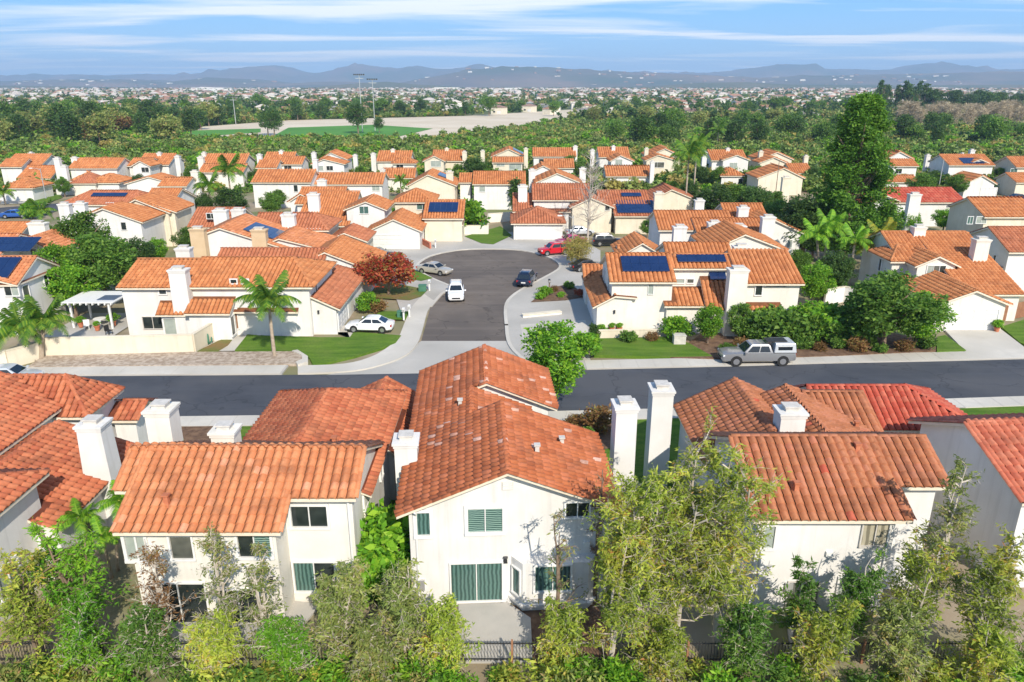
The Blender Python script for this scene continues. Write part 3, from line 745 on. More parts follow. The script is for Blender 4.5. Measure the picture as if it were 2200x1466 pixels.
            for kind, a, c in b['edges']:
                a, c = Vector(a), Vector(c); L = (c - a).length
                if kind == 'rake' and not near: continue
                n = max(1, int(round(L / 0.46))); d = (c - a).normalized(); side = Vector((0, 0, 1)).cross(d).normalized(); up = d.cross(side)
                P = np.array([tuple(a + (c - a) * ((i + .0) / n) + up * (0.09 if kind != 'rake' else 0.035)) for i in range(n)])
                keep = ~s.hidden(P - np.array([0, 0, 0.12]), b)
                for i in np.nonzero(keep)[0]:
                    if near:
                        singles.append((1.0, bi, P[i], np.array(d), np.array(side), np.array(up), 'cap', rnd.gauss(0, 1)))
                    else:
                        X = P[i] + CV[:, 0:1] * np.array(d) + CV[:, 1:2] * np.array(side) + CV[:, 2:3] * np.array(up)
                        acc_v.append(X); acc_f.append(CF + off); off += len(CV); acc_u.append(np.full(len(CF), rnd.random()))
            if acc_v:
                me = npmesh('roof_tiles', np.concatenate(acc_v), np.concatenate(acc_f), ['tile_' + b['tile']], np.concatenate(acc_u))
                tag(link(bpy.data.objects.new('roof_tiles', me), b['obj']), kind='stuff')
        if near:
            caps = [t for t in singles if t[6] == 'cap']; tiles = sorted((t for t in singles if t[6] != 'cap'), key=lambda t: -t[0])
            rest = tiles[limit:]; tiles = tiles[:limit]
            if len(caps) > 290: rest += caps[290:]; caps = caps[:290]
            for t in tiles + caps:
                key, bi = t[6], t[1]; tl = s.blocks[bi]['tile']
                mk = (key, tl)
                if mk not in TILE_ME:
                    V, F = cap_unit() if key == 'cap' else tile_unit(6, key[0], key[1])
                    TILE_ME[mk] = npmesh('ridge_tile' if key == 'cap' else 'roof_tile', V, F, ['tile_' + tl + '_one'], NR.random(len(F)))
                o = bpy.data.objects.new('ridge_tile' if key == 'cap' else 'roof_tile', TILE_ME[mk])
                o.matrix_basis = frame(t[2], t[3], t[4], t[5]) @ Matrix.Rotation(t[7] * 0.012, 4, 'X')
                link(o, s.blocks[bi]['obj'])
            for bi, b in enumerate(s.blocks):
                R_ = [t for t in rest if t[1] == bi]
                if not R_: continue
                vv, ff, uu, off = [], [], [], 0
                for t in R_:
                    V, F = cap_unit() if t[6] == 'cap' else tile_unit(6, t[6][0], t[6][1])
                    vv.append(t[2] + V[:, 0:1] * t[3] + V[:, 1:2] * t[4] + V[:, 2:3] * t[5]); ff.append(F + off); off += len(V); uu.append(np.full(len(F), rnd.random()))
                me = npmesh('roof_tiles', np.concatenate(vv), np.concatenate(ff), ['tile_' + b['tile']], np.concatenate(uu))
                tag(link(bpy.data.objects.new('roof_tiles', me), b['obj']), kind='stuff')
    def vent(s, x, y, z, m='clay_pot'):
        p = s.L((x, y, z)); mb = MB(); mb.box(p[0] - .12, p[0] + .12, p[1] - .12, p[1] + .12, p[2] - .2, p[2] + .38, tx=.03, ty=.03); mb.box(p[0] - .15, p[0] + .15, p[1] - .15, p[1] + .15, p[2] + .381, p[2] + .45)
        mb.build('roof_vent', m, s.root)
    def pipe(s, x, y, zt, zb=0.0, m='trim_white'):
        p = s.L((x, y, 0)); mb = MB(); mb.tube([(p[0], p[1] - .4, zt), (p[0], p[1] - .06, zt - .35), (p[0], p[1] - .06, zb + .15), (p[0], p[1] - .16, zb + .02)], .045, 6); mb.build('downpipe', m, s.root)
    def wall_box(s, x, y, z, w, h_, name='meter_box', m='metal_pale', d=.12):
        p = s.L((x, y, z)); mb = MB(); mb.box(p[0] - w / 2, p[0] + w / 2, p[1] - d, p[1] - .002, p[2], p[2] + h_); mb.build(name, m, s.root)
    def louvre(s, x, y, z, w=.5, h_=.4):
        p = s.L((x, y, z)); mb = MB(); mb.box(p[0] - w / 2, p[0] + w / 2, p[1] - .03, p[1] - .001, p[2], p[2] + h_); o = mb.build('gable_vent', 'cap_metal', s.root)
        for i in range(4): q = MB(); q.box(p[0] - w / 2 + .03, p[0] + w / 2 - .03, p[1] - .06, p[1] - .031, p[2] + .04 + i * h_ / 4, p[2] + .04 + i * h_ / 4 + .05); q.build('slat', 'trim_white', o)
    def lamp(s, x, y, z):
        p = s.L((x, y, z)); mb = MB(); mb.box(p[0] - .09, p[0] + .09, p[1] - .14, p[1] - .003, p[2], p[2] + .28, tx=.02, ty=.02); mb.box(p[0] - .11, p[0] + .11, p[1] - .16, p[1] + .001, p[2] + .281, p[2] + .33, tx=.05, ty=.05)
        mb.build('wall_lamp', 'metal_dark', s.root)

# ---- the five nearest houses, seen from behind
h = House('white stucco house in the centre foreground with long rust red roof and sliding door', (-0.4, 29.0), 3.0, 'stucco_white', 'russet', 'near')
h.gy(29.0, 35.6, -4.6, 5.3, -0.2, 7.1, 4.4, oh=.5, oa=.45)
h.gy(33.5, 41.0, -4.6, 5.3, -1.75, 6.45, 1.1, oh=.5)
h.gy(39.9, 45.4, -4.6, 5.3, -0.9, 6.8, 2.7, oh=.5, oa=.4)
h.chimney(-5.0, 33.4, 6.75, 1.1, 1.1)
h.chimney(6.15, 34.9, 7.7, 1.15, 1.15, flare=0.03)
h.wpx(898, 1096, 923, 1144, 29.0, panes=1, glass='glass_curtain', trim=.16)
h.wpx(1006, 1091, 1079, 1141, 29.0, glass='glass_blind', trim=.16)
h.wpx(1216, 1084, 1267, 1114, 29.0, glass='glass_dark')
h.wpx(971, 1208, 1078, 1288, 29.0, glass='glass_curtain', trim=.07, name='sliding_door', sill=False)
# angled bay on the ground floor
bay = [(-0.05, 29.02), (0.45, 28.35), (3.45, 28.35), (4.0, 29.02)]
mb = MB(); mb.prism([h.L((x, y, 0))[:2] for x, y in bay], -0.3, 2.55); mb.prism([h.L((x, y, 0))[:2] for x, y in ((-.2, 29.02), (.36, 28.22), (3.55, 28.22), (4.15, 29.02))], 0.30, 0.42)
bo = mb.build('bay', 'stucco_white', h.root)
h.wpx(1148, 1219, 1225, 1272, 28.35, glass='glass_curtain')
h.window(0.2, 28.685, 0.75, 0.5, 1.35, face=math.atan2(-0.67, 0.5), panes=1, glass='glass_curtain', trim=.06)
h.lamp(-0.3, 29.0, 2.25); h.pipe(-4.3, 29.0, 5.2); h.pipe(4.15, 29.0, 5.2); h.louvre(-0.2, 29.0, 6.0); h.wall_box(3.4, 29.0, 3.0, .3, .25, 'dryer_vent', 'trim_white'); h.wall_box(-4.2, 29.0, .9, .35, .55)
for x, y, z in ((1.3, 31.3, 6.6), (2.7, 33.2, 6.0), (-2.4, 37.6, 6.25)): h.vent(x, y, z, 'cap_metal')
h.lay_tiles()

h = House('cream house in the left foreground with broad salmon tile roof facing the camera', (-12, 29.0), 0.0, 'stucco_warm', 'salmon', 'near')
h.gx(-16.5, -10.2, 27.6, 5.3, 31.1, 7.0, 35.0, 5.2, oh=.5, oa=.4)
h.gx(-11.5, -7.15, 29.1, 6.02, 31.1, 6.97, 35.0, 5.2, oh=.5, oa=.3)
h.gx(-17.4, -15.5, 30.0, 6.35, 31.1, 6.95, 34.5, 5.2, oh=.9, oa=.3)
h.gy(31.3, 43.0, -14.2, 4.7, -10.6, 6.2, -7.05, oh=.4, hip1=3.2, tile='clay')
h.gy(38.0, 46.2, -10.4, 3.3, -8.4, 4.25, -6.75, oh=.4, tile='clay')
h.chimney(-17.5, 34.0, 8.05, 1.2, 1.1); h.chimney(-13.9, 32.7, 7.5, 1.1, .95)
h.wpx(277, 1152, 309, 1202, 27.6, panes=1, glass='glass_pale', trim=.14); h.wpx(372, 1152, 410, 1200, 27.6, panes=1, glass='glass_grey')
h.wpx(516, 1147, 579, 1196, 27.6, glass=('glass_dark', 'glass_blind'), trim=.12)
h.wpx(629, 1087, 701, 1131, 29.1, glass='glass_dark', trim=.12); h.wpx(637, 1208, 717, 1269, 29.1, glass=('glass_curtain', 'glass_dark'))
h.wpx(340, 1262, 440, 1345, 27.6, glass='glass_dark', name='sliding_door', sill=False); h.wpx(478, 1276, 556, 1345, 27.6, glass='glass_dark', name='sliding_door', sill=False)
h.window(-7.15, 31.6, 3.6, 0.7, 1.0, face='E', panes=1); h.window(-7.05, 35.5, 3.0, 0.7, 1.1, face='E', panes=1); h.window(-7.15, 30.3, 1.0, .6, 1.0, face='E', panes=1)
mb = MB(); p = h.L((-10.05, 29.0, 0)); mb.tube([(p[0] + 2.75, p[1] - .06, 0), (p[0] + 2.75, p[1] - .06, 5.7)], .05, 6); mb.build('downpipe', 'trim_white', h.root)
h.pipe(-16.25, 27.6, 5.2); h.wall_box(-12.6, 27.6, 3.0, .3, .22, 'dryer_vent', 'trim_white'); h.lamp(-10.6, 27.6, 2.2)
for x, y, z in ((-15.0, 28.3, 5.75), (-9.0, 34.0, 5.7)): h.vent(x, y, z, 'clay_pot')
h.lay_tiles()

h = House('house in the far left foreground with red hipped roof and flared white chimney', (-24, 31.5), 0.0, 'stucco_white', 'clay', 'near')
h.gy(22.5, 31.6, -31.5, 5.3, -27.2, 7.0, -22.9, 5.35, oh=.45, hip1=4.0)
h.hip(-35.0, -25.7, 40.8, 44.2, 4.65, 6.0, oh=.5)
h.gy(30.8, 38.6, -30.0, 3.1, -26.0, 4.6, -21.8, 3.1, oh=.4)
h.gy(34.0, 42.0, -36.0, 4.8, -31.6, 6.4, -27.3, 4.8, oh=.4)
h.gx(-25.4, -24.0, 43.2, 3.0, 44.4, 3.5, 45.6, oh=.4)
h.chimney(-21.9, 35.4, 6.55, 1.65, 1.3, flare=0.2, cap='cap_metal')
h.window(-21.8, 33.0, 1.0, 0.9, 1.1, face='E', panes=1); h.window(-22.9, 28.5, 1.0, 1.4, 1.4, face='E', glass='glass_pale')
h.lay_tiles()

h = House('white house in the right foreground with brown tile roof and red hipped garage', (15, 29.0), 0.0, 'stucco_white', 'brown', 'near')
h.gx(10.9, 16.95, 28.45, 5.32, 32.2, 7.0, 36.0, 5.2, oh=.5, oa=.45)
h.gx(15.6, 19.45, 30.05, 6.02, 32.2, 6.97, 36.0, 5.2, oh=.5, oa=.3)
h.gy(35.6, 42.3, 10.5, 4.15, 13.7, 5.75, 17.2, oh=.4)
h.gy(34.8, 41.0, 14.2, 4.9, 16.4, 5.85, 19.4, 4.8, oh=.4)
h.gx(16.5, 20.4, 37.4, 4.4, 40.6, 5.7, 43.6, 4.4, oh=.4, tile='brown')
h.gx(18.4, 27.2, 39.9, 4.0, 42.5, 5.3, 45.4, 3.9, oh=.45, hip1=2.9, tile='scarlet')
h.chimney(8.75, 40.3, 6.5, 1.25, 1.3, flare=.02); h.chimney(14.6, 35.7, 7.15, 1.3, 1.1)
h.wpx(1637, 1130, 1666, 1177, 28.45, panes=1, glass='glass_pale', trim=.12); h.wpx(1847, 1125, 1912, 1172, 28.45, glass='glass_beige', frame_m='cap_metal', trim=.07)
h.wpx(1687, 1250, 1760, 1306, 28.45, panes=1, glass='glass_grey', frame_m='cap_metal', trim=.06); h.wpx(1786, 1278, 1836, 1345, 28.45, panes=1, glass='glass_pale', name='door', sill=False)
h.pipe(11.15, 28.45, 5.2); h.pipe(16.7, 28.45, 5.2); h.wall_box(12.6, 28.45, 1.0, .35, .55); h.wall_box(14.2, 28.45, 3.0, .3, .22, 'dryer_vent', 'trim_white')
for x, y, z in ((12.7, 29.3, 5.8), (16.2, 31.4, 6.65), (19.0, 37.3, 5.0)): h.vent(x, y, z, 'clay_pot')
h.lay_tiles()

h = House('house at the right edge of the foreground with red roof and tall shaded side wall', (25, 31.0), 5.0, 'stucco_white', 'redclay', 'near')
h.gx(23.5, 34.0, 30.2, 5.2, 34.2, 6.85, 38.0, 5.2, oh=.5, oa=.45)
h.window(24.4, 30.4, 3.2, 1.0, 1.2, glass='glass_dark', panes=1); h.window(25.0, 30.4, 0.6, 1.6, 1.3, glass='glass_dark')
h.lay_tiles()

# ---- the houses across the road
h = House('white house with tall white chimney and catslide orange roof behind the palm lawn', (-28, 68.3), 0.0, 'stucco_white', 'orange', 'mid')
h.gx(-37.0, -24.0, 68.3, 4.95, 72.8, 6.45, 77.3, 5.0)
mainb = h.gx(-30.6, -19.2, 68.1, 5.05, 72.9, 6.55, 77.5, 5.0, hip1=2.6)
h.gx(-30.2, -26.4, 66.5, 3.05, 72.8, 6.5, 76.0, 5.0, oa=.25)
h.gx(-33.2, -30.4, 67.3, 2.75, 68.9, 3.9, 70.5, 2.75)
h.gx(-26.6, -20.6, 68.0, 2.75, 69.9, 3.75, 71.5, 2.75)
h.gy(68.6, 82.0, -21.0, 3.9, -20.2, 4.3, -16.9, 2.75, hip1=2.0, tile='rust')
h.chimney(-31.0, 67.6, 7.0, 1.65, 1.1, flare=.05)
h.wpx(310, 681, 348, 706, 68.3, glass='glass_dark', frame_m='cap_metal', trim=.05); h.wpx(357, 685, 378, 720, 67.3, panes=1, glass='glass_pale', name='door', sill=False)
h.wpx(343, 618, 356, 632, 68.3, panes=1); h.wpx(292, 617, 333, 622, 68.3, panes=1, trim=.04)
h.wpx(496, 601, 508, 609, 68.1, panes=1); h.wpx(520, 601, 533, 609, 68.1, panes=1)
h.window(-26.4, 67.0, 0.5, 0.9, 1.8, face='E', panes=1, glass='glass_dark'); h.wpx(499, 664, 508, 706, 68.0, panes=1, glass='door_wood', name='front_door', sill=False)
h.window(-19.2, 70.5, 3.5, 0.6, 1.2, face='E', panes=1); h.lamp(-18.6, 68.6, 2.1)
h.garage_door(-16.9, 71.3, 4.4, 2.1, face='E'); h.garage_door(-17.0, 77.5, 4.4, 2.1, face='E')
h.lay_tiles()

h = House('two storey white house at the left edge with twelve solar panels on its roof', (-50, 70.0), 0.0, 'stucco_white', 'salmon', 'mid')
h.gx(-58.0, -47.0, 68.6, 5.25, 71.9, 6.9, 75.3, 5.2)
sb = h.blocks[0]
h.gy(68.4, 74.8, -53.0, 4.9, -50.4, 6.0, -47.2, 5.15, walls=True)
h.wpx(13, 612, 37, 635, 68.4, glass=('glass_dark', 'glass_pale')); h.wpx(22, 684, 46, 706, 68.4, glass='glass_grey')
h.window(-47.0, 73.3, 3.6, 1.3, 1.3, face='E', glass='glass_dark'); h.window(-47.0, 69.6, 3.4, 0.9, 1.2, face='E', panes=1, glass='glass_grey')
h.solar(h.blocks[0], 0, 4.2, 0.75, 6, 2, 1.05, 1.5)
h.lay_tiles()

h = House('white house right of the side street with blue solar panels and tall chimney', (18, 70.0), 0.0, 'stucco_warm', 'orange', 'mid')
b0 = h.gx(9.6, 15.4, 69.3, 5.3, 73.0, 6.95, 77.0, 5.2)
b1 = h.gx(14.6, 21.6, 71.4, 6.12, 73.1, 6.85, 77.0, 5.2)
h.gx(21.9, 27.4, 68.7, 5.25, 73.6, 7.1, 78.2, 5.2)
h.gx(18.7, 25.5, 68.3, 2.9, 73.3, 6.4, 75.5, 5.0, oa=.25)
h.gx(14.9, 18.5, 68.9, 3.0, 71.6, 4.1, 73.0, 3.2)
h.gy(69.0, 81.0, 8.2, 2.85, 9.9, 3.75, 11.6, 3.6, oa=.3)
h.gx(8.0, 12.0, 78.5, 3.0, 80.6, 4.0, 82.5, 3.0)
h.chimney(21.1, 67.9, 6.95, 1.75, 1.15, zb=0, flare=.02)
h.wpx(1392, 609, 1404, 632, 69.3, panes=1, glass='glass_pale', trim=.05); h.wpx(1448, 600, 1470, 608, 71.4, panes=1, glass='glass_pale'); h.wpx(1476, 600, 1490, 608, 71.4, panes=1, glass='glass_grey')
h.wpx(1622, 612, 1638, 634, 68.7, panes=1); h.wpx(1645, 612, 1690, 616, 68.7, panes=1, trim=.03)
h.window(9.6, 71.2, 3.4, 1.2, 1.7, face='W', glass='glass_curtain'); h.window(9.6, 75.0, 3.4, 1.0, 1.5, face='W', glass='glass_dark')
h.wpx(1424, 662, 1442, 700, 69.6, panes=1, glass='door_wood', name='front_door', sill=False)
h.lamp(9.9, 69.0, 2.0); h.garage_door(8.2, 75.0, 4.6, 2.1, face='W')
h.solar(b0, 0, 1.4, 1.35, 5, 1, 0.9, 1.2); h.solar(b0, 0, 1.4, 2.56, 5, 1, 0.9, 1.2); h.solar(b1, 0, 2.0, 0.75, 5, 1, 0.95, 1.15)
h.solar(h.blocks[3], 0, 0.9, 3.6, 2, 2, 0.8, 1.2)
h.lay_tiles()

h = House('house with white panelled double garage door and window gable on the right', (45, 70.0), 0.0, 'stucco_warm', 'orange', 'mid')
h.gx(42.3, 51.3, 80.2, 5.3, 84.3, 7.0, 88.5, 5.3)
h.gx(46.0, 51.6, 73.0, 3.0, 84.0, 6.9, 86.0, 6.0, oa=.3)
h.gy(77.0, 84.0, 42.9, 4.95, 44.9, 5.85, 46.9, 4.95)
h.gy(69.5, 79.5, 41.3, 2.85, 44.7, 4.15, 48.0, 2.85)
h.gx(41.2, 43.5, 79.0, 5.0, 81.5, 6.0, 84.0, 5.0, hip0=1.5)
h.garage_door(44.95, 69.5, 4.9, 2.15, 4, 4)
h.window(44.9, 77.0, 3.55, 1.9, 1.25, glass=('glass_pale', 'glass_grey', 'glass_dark'), panes=3)
h.window(49.6, 73.0, 0.6, 1.4, 1.4, glass='glass_dark'); h.window(41.2, 81.5, 3.2, .5, 1.3, face='W', panes=1)
h.chp(1975, 482, 8.0, 1.3, zb=4); h.chp(2110, 508, 7.6, 1.5, zb=0)
h.lay_tiles()

h = House('house at the right edge behind the garage house, lilac shaded wall and narrow windows', (56, 80.0), 0.0, 'stucco_white', 'rust', 'mid')
h.X(2128, 2300, 489, 7.0, 5.2, 4.2, 4.5); h.Y(2215, 548, 4.5, 3.0, 3.2, 4, 6)
h.window(G(2128, 489, 7)[0], G(2128, 489, 7)[1] - 2, 3.2, .4, .9, face='W', panes=1); h.window(55.0, G(2128, 489, 7)[1] - 4.2, 1.2, 1.2, 1.2)
h.lay_tiles()

# ---- the houses behind them, read off ridge by ridge
def house(label, ref, wall='stucco_warm', tile='orange', lod='mid', yaw=0, group=None):
    return House(label, G(*ref), yaw, wall, tile, lod, group=group)
def fin(h, wins=(), chims=(), gar=()):
    for w in wins:
        px, py, px1, py1, bi, *g = w
        b = h.blocks[bi]; y = b.get('front')
        h.wpx(px, py, px1, py1, y, panes=2 if (px1 - px) > 12 else 1, glass=g[0] if g else 'glass_dark', trim=.07)
    for c in chims: h.chp(c[0], c[1], c[2], c[3] if len(c) > 3 else 1.1, zb=0.0, m=c[4] if len(c) > 4 else None)
    for g in gar:
        (xa, y), (xb, _) = G(g[0], g[2]), G(g[1], g[2]); b = h.blocks[g[3]]
        h.garage_door((xa + xb) / 2, b['front'], abs(xb - xa), 2.1, 4, 3)
    h.lay_tiles()
_ob = House.block
def _nb(s, axis, a0, a1, b0, z0, br, zr, b1, z1, **k):
    b = _ob(s, axis, a0, a1, b0, z0, br, zr, b1, z1, **k)
    i = len(s.blocks) - 1
    b['front'] = (b0 + .005 * i) if axis == 'x' else (a0 + .006 * i)
    return b
House.block = _nb

h = house('white gabled house with solar slope and two tan chimneys behind the palm lawn house', (560, 600), 'stucco_white', 'salmon')
h.Y(473, 489, 6.7, 6.0, 2.0, 10.0, 9, zrt=3.4); h.X(480, 700, 535, 5.0, 3.6, 3.2, 3.2, tile='rust'); h.Y(600, 512, 5.2, 4.6, 1.5, 8, 7, zrt=3.2)
h.solar(h.blocks[0], 1, 1.5, 4.2, 4, 3, 1.2, 1.5)
fin(h, chims=[(424, 486, 7.0, 1.7, 'stucco_tan'), (556, 488, 6.8, 1.7, 'stucco_tan'), (394, 527, 6.6, 1.5, 'stucco_white')])
h = house('low white gabled garage house beside the red leafed tree', (700, 600), 'stucco_white', 'orange')
h.Y(698, 541, 4.9, 2.9, 4.4, 5.0, 9); fin(h)
h = house('low house with flat brown tile roof and twin chimneys left of the solar gable', (480, 520), 'stucco_white', 'rust')
h.X(428, 522, 447, 5.5, 3.6, 4.2, 4); fin(h, [(445, 459, 462, 470, 0)], [(473, 447, 6.4, 1.9, 'stucco_white'), (511, 446, 6.0, 1.8, 'stucco_white')])
h = house('cream walled house with white chimney and grooved tile roof above the gabled garage', (640, 530), 'stucco_cream', 'rust')
h.X(560, 712, 459, 6.4, 5.0, 3.6, 3.6, hip1=2.4); h.Y(740, 500, 4.4, 3.4, 2.4, 2.6, 6)
fin(h, [(660, 492, 690, 502, 0, 'glass_pale')], [(619, 456, 7.1, 1.7, 'stucco_white')])
h = house('house with window gable, white chimney and plain white garage left of the turning circle', (770, 525), 'stucco_white', 'orange')
h.X(652, 742, 403, 7.0, 5.2, 4.6, 4.2); h.X(668, 770, 412, 6.6, 3.0, 9.5, 4.0); h.Y(786, 433, 6.3, 5.2, 3.0, 2.7, 7); h.Y(845, 471, 4.5, 2.9, 3.6, 3.7, 9); h.Y(646, 417, 6.3, 5.2, 1.8, 2.2, 5)
fin(h, [(773, 444, 791, 459, 2, 'glass_curtain'), (718, 488, 730, 502, 1, 'glass_curtain')], [(673, 413, 7.3, 1.7)], [(811, 875, 521, 3)])
h = house('house with hipped roofs and white garage with small top windows at the turning circle', (920, 515), 'stucco_cream', 'orange')
h.HP(842, 934, 434, 5.2, 6.7, 7); h.HP(876, 994, 482, 2.7, 4.5, 8.5); h.gx(G(925, 430, 5)[0], G(1000, 430, 5)[0], G(930, 470, 3.6)[1], 3.8, G(930, 470, 3.6)[1] + 5, 5.6, G(930, 470, 3.6)[1] + 9, 4.2)
h.solar(h.blocks[2], 0, 0.8, 1.6, 5, 2, 0.9, 1.5)
fin(h, [(896, 436, 919, 450, 0, 'glass_curtain')], (), [(920, 979, 511, 1)])
h = house('cream gable end house with solar panels on its right slope above the hipped roof', (930, 450), 'stucco_cream', 'orange', 'mid')
h.Y(919, 375, 6.9, 5.0, 3.6, 5.0, 9); h.solar(h.blocks[0], 1, 2.5, 1.2, 4, 2, 1.1, 1.5); fin(h, (), [(966, 366, 7.4, 1.3)])
h = house('white walled house with ribbed orange roof behind the small fountain lawn', (1070, 440), 'stucco_white', 'orange', 'mid')
h.X(1020, 1126, 369, 6.7, 5.0, 4.2, 4); h.X(990, 1012, 373, 6.2, 5.0, 3.0, 3); fin(h, [(1030, 401, 1042, 412, 0, 'glass_pale')])
h = house('brown roofed house with cream double garage and white chimney behind the turning circle', (1160, 515), 'stucco_white', 'rust')
h.X(1146, 1262, 396, 7.0, 5.2, 4.4, 4.4); h.HP(1098, 1215, 480, 2.7, 4.4, 8.5); h.gx(G(1105, 450, 4)[0], G(1225, 450, 4)[0], G(1150, 455, 3.2)[1], 3.4, G(1150, 455, 3.2)[1] + 5, 5.4, G(1150, 455, 3.2)[1] + 9, 4)
fin(h, [(1223, 430, 1242, 442, 0, 'glass_grey')], [(1123, 396, 7.3, 1.5)], [(1110, 1166, 511, 1)])
h = house('cream house with small roof solar panel behind the bare tree', (1340, 480), 'stucco_cream', 'rust')
h.X(1285, 1385, 410, 5.8, 4.4, 4.5, 4); h.Y(1270, 425, 5.6, 4.2, 3.0, 3.4, 6); h.solar(h.blocks[0], 0, 4.0, 2.4, 3, 1, 1.1, 1.3); h.Y(1443, 407, 5.6, 4.0, 3.0, 4, 8); fin(h, [(1300, 440, 1310, 452, 1)], [(1416, 411, 6.6, 1.5)])
h = house('white house with three chimneys and long ridged roof behind the blue solar house', (1480, 530), 'stucco_white', 'orange')
h.X(1408, 1560, 454, 6.6, 5.0, 4.2, 4); h.X(1490, 1640, 470, 6.0, 4.8, 3.4, 3.2); h.Y(1660, 470, 6.2, 4.4, 4.6, 4.0, 6)
fin(h, [(1690, 516, 1702, 532, 2, 'glass_pale')], [(1461, 482, 6.6, 1.6), (1535, 473, 6.5, 1.6), (1587, 480, 6.6, 1.7), (1651, 461, 7.4, 1.6)])
h = house('tile roofed house with small chimney behind the three chimney roofs', (1600, 480), 'stucco_white', 'orange')
h.X(1552, 1632, 438, 6.8, 5.0, 4.2, 4); fin(h, (), [(1597, 441, 7.2, 1.4), (1503, 426, 6.2, 1.4)])
h = house('house with white gable and stepped roofs directly behind the blue solar panels', (1560, 590), 'stucco_warm', 'orange')
h.X(1430, 1560, 523, 6.4, 5.0, 3.2, 3.6); h.Y(1600, 503, 6.9, 5.2, 3.6, 4.6, 8); h.X(1330, 1400, 528, 4.4, 3.2, 3.0, 3); h.Y(1380, 522, 5.4, 4.0, 2.4, 2.4, 6)
fin(h, (), [(1593, 523, 7.2, 1.6)])
h = house('dark pergola house with tilted blue solar roof behind the bare tree', (1370, 520), 'stucco_cream', 'rust')
gg = G(1325, 470, 2.6)
h.gx(gg[0], gg[0] + 7, gg[1] + 1, 3.0, gg[1] + 6, 4.6, gg[1] + 9, 3.6); h.solar(h.blocks[0], 0, 0.6, 0.7, 6, 3, 1.05, 1.5); fin(h)
# left side, middle distance
h = house('tall cream gable wall house left of the palms', (310, 520), 'stucco_cream', 'orange')
h.Y(292, 428, 7.0, 5.2, 3.6, 4.4, 8); h.Y(322, 436, 6.4, 5.2, 2.4, 3.4, 6); fin(h, [(311, 458, 324, 478, 1, 'glass_pale')])
h = house('white house with side windows and back pergola beside the tall cream gable', (400, 500), 'stucco_white', 'orange')
h.X(330, 388, 406, 7.0, 5.2, 4.6, 4.6); h.window(G(388, 406, 7)[0], G(388, 406, 7)[1] - 2, 3.3, .6, 1.2, face='E', panes=1); h.window(G(388, 406, 7)[0], G(388, 406, 7)[1] + 1.5, 3.3, .6, 1.2, face='E', panes=1)
fin(h)
h = house('white house with low hipped roof behind the leafy trees on the left', (230, 510), 'stucco_white', 'orange')
h.Y(222, 447, 6.8, 5.0, 4.6, 4.8, 8, hip1=3); fin(h, [(262, 478, 270, 494, 0)], [(138, 434, 6.6, 1.6), (172, 432, 6.2, 1.6)])
h = house('long low house with dark solar strip along its ridge on the left', (230, 450), 'stucco_white', 'rust')
h.X(160, 320, 410, 5.2, 3.6, 4.4, 4, hip0=3, hip1=2); h.solar(h.blocks[0], 0, 4.5, 2.6, 6, 1, 1.0, 1.2); fin(h, [(230, 436, 244, 444, 0)])
h = house('low house with white chimney near the left edge above the solar gable', (30, 530), 'stucco_warm', 'orange')
h.X(-60, 62, 478, 5.4, 3.6, 4.2, 4); fin(h, (), [(80, 474, 6.0, 2.2)])
h = house('gabled house at the left edge with solar panels and grey end wall', (40, 560), 'stucco_warm', 'salmon')
h.X(-60, 38, 504, 6.2, 4.6, 4.2, 4.5); h.Y(62, 512, 5.8, 4.2, 2.6, 2.6, 5); h.solar(h.blocks[0], 0, 2.2, 0.9, 7, 2, 1.0, 1.5); fin(h, [(68, 535, 78, 550, 1, 'glass_grey')])
h = house('brown roofed house with wide grey roof among the palms on the left', (130, 460), 'stucco_warm', 'rust')
h.HP(150, 205, 393, 2.8, 4.4, 6); fin(h)

# ---- the back row, left to right
BG = 'back row of tile roofed houses before the scrub'
def brow(label, wall='stucco_warm', tile='orange'): return House(label, (0, 0), 0, wall, tile, 'far', group=BG)
def place(h, ref):
    x, y = G(*ref); d = Vector((x, y, 0)); h.root.location = (x, y, 0)
    for c in h.root.children: c.location = Vector(c.location) - d
def row(label, ref, blocks, wins=(), chims=(), gar=(), wall='stucco_warm', tile='orange', solar=()):
    x, y = G(*ref); h = House(label, (x, y), 0, wall, tile, 'far', group=BG)
    for b in blocks: getattr(h, b[0])(*b[1:])
    for sarg in solar: h.solar(h.blocks[sarg[0]], *sarg[1:])
    fin(h, wins, chims, gar)
row('back row house at the left edge with hipped garage and twin white chimneys', (60, 424), [('X', 34, 108, 333, 7, 5.2, 4.4, 4.2), ('X', 16, 60, 342, 6.4, 5.1, 3, 3), ('X', 62, 128, 358, 5.0, 3.0, 4.5, 2), ('HP', 0, 70, 404, 2.7, 4.3, 7)], [(35, 361, 51, 371, 0)], [(66, 326, 7.6, .9), (122, 337, 7.6, 1.2), (137, 354, 6.0, 1.2)], [(7, 62, 424, 3)], 'stucco_white')
row('back row house with small white dormer gable and hipped garage, second from left', (215, 405), [('X', 168, 266, 340, 6.9, 5.2, 4, 4), ('Y', 209, 343, 6.6, 5.5, 1.7, 1.7, 4), ('HP', 181, 256, 393, 2.7, 4.2, 7), ('HP', 150, 205, 388, 2.8, 4.2, 7)], [(202, 365, 218, 376, 1, 'glass_curtain')], [(160, 336, 7.4, 1.3)], [(187, 235, 404, 2)], 'stucco_white')
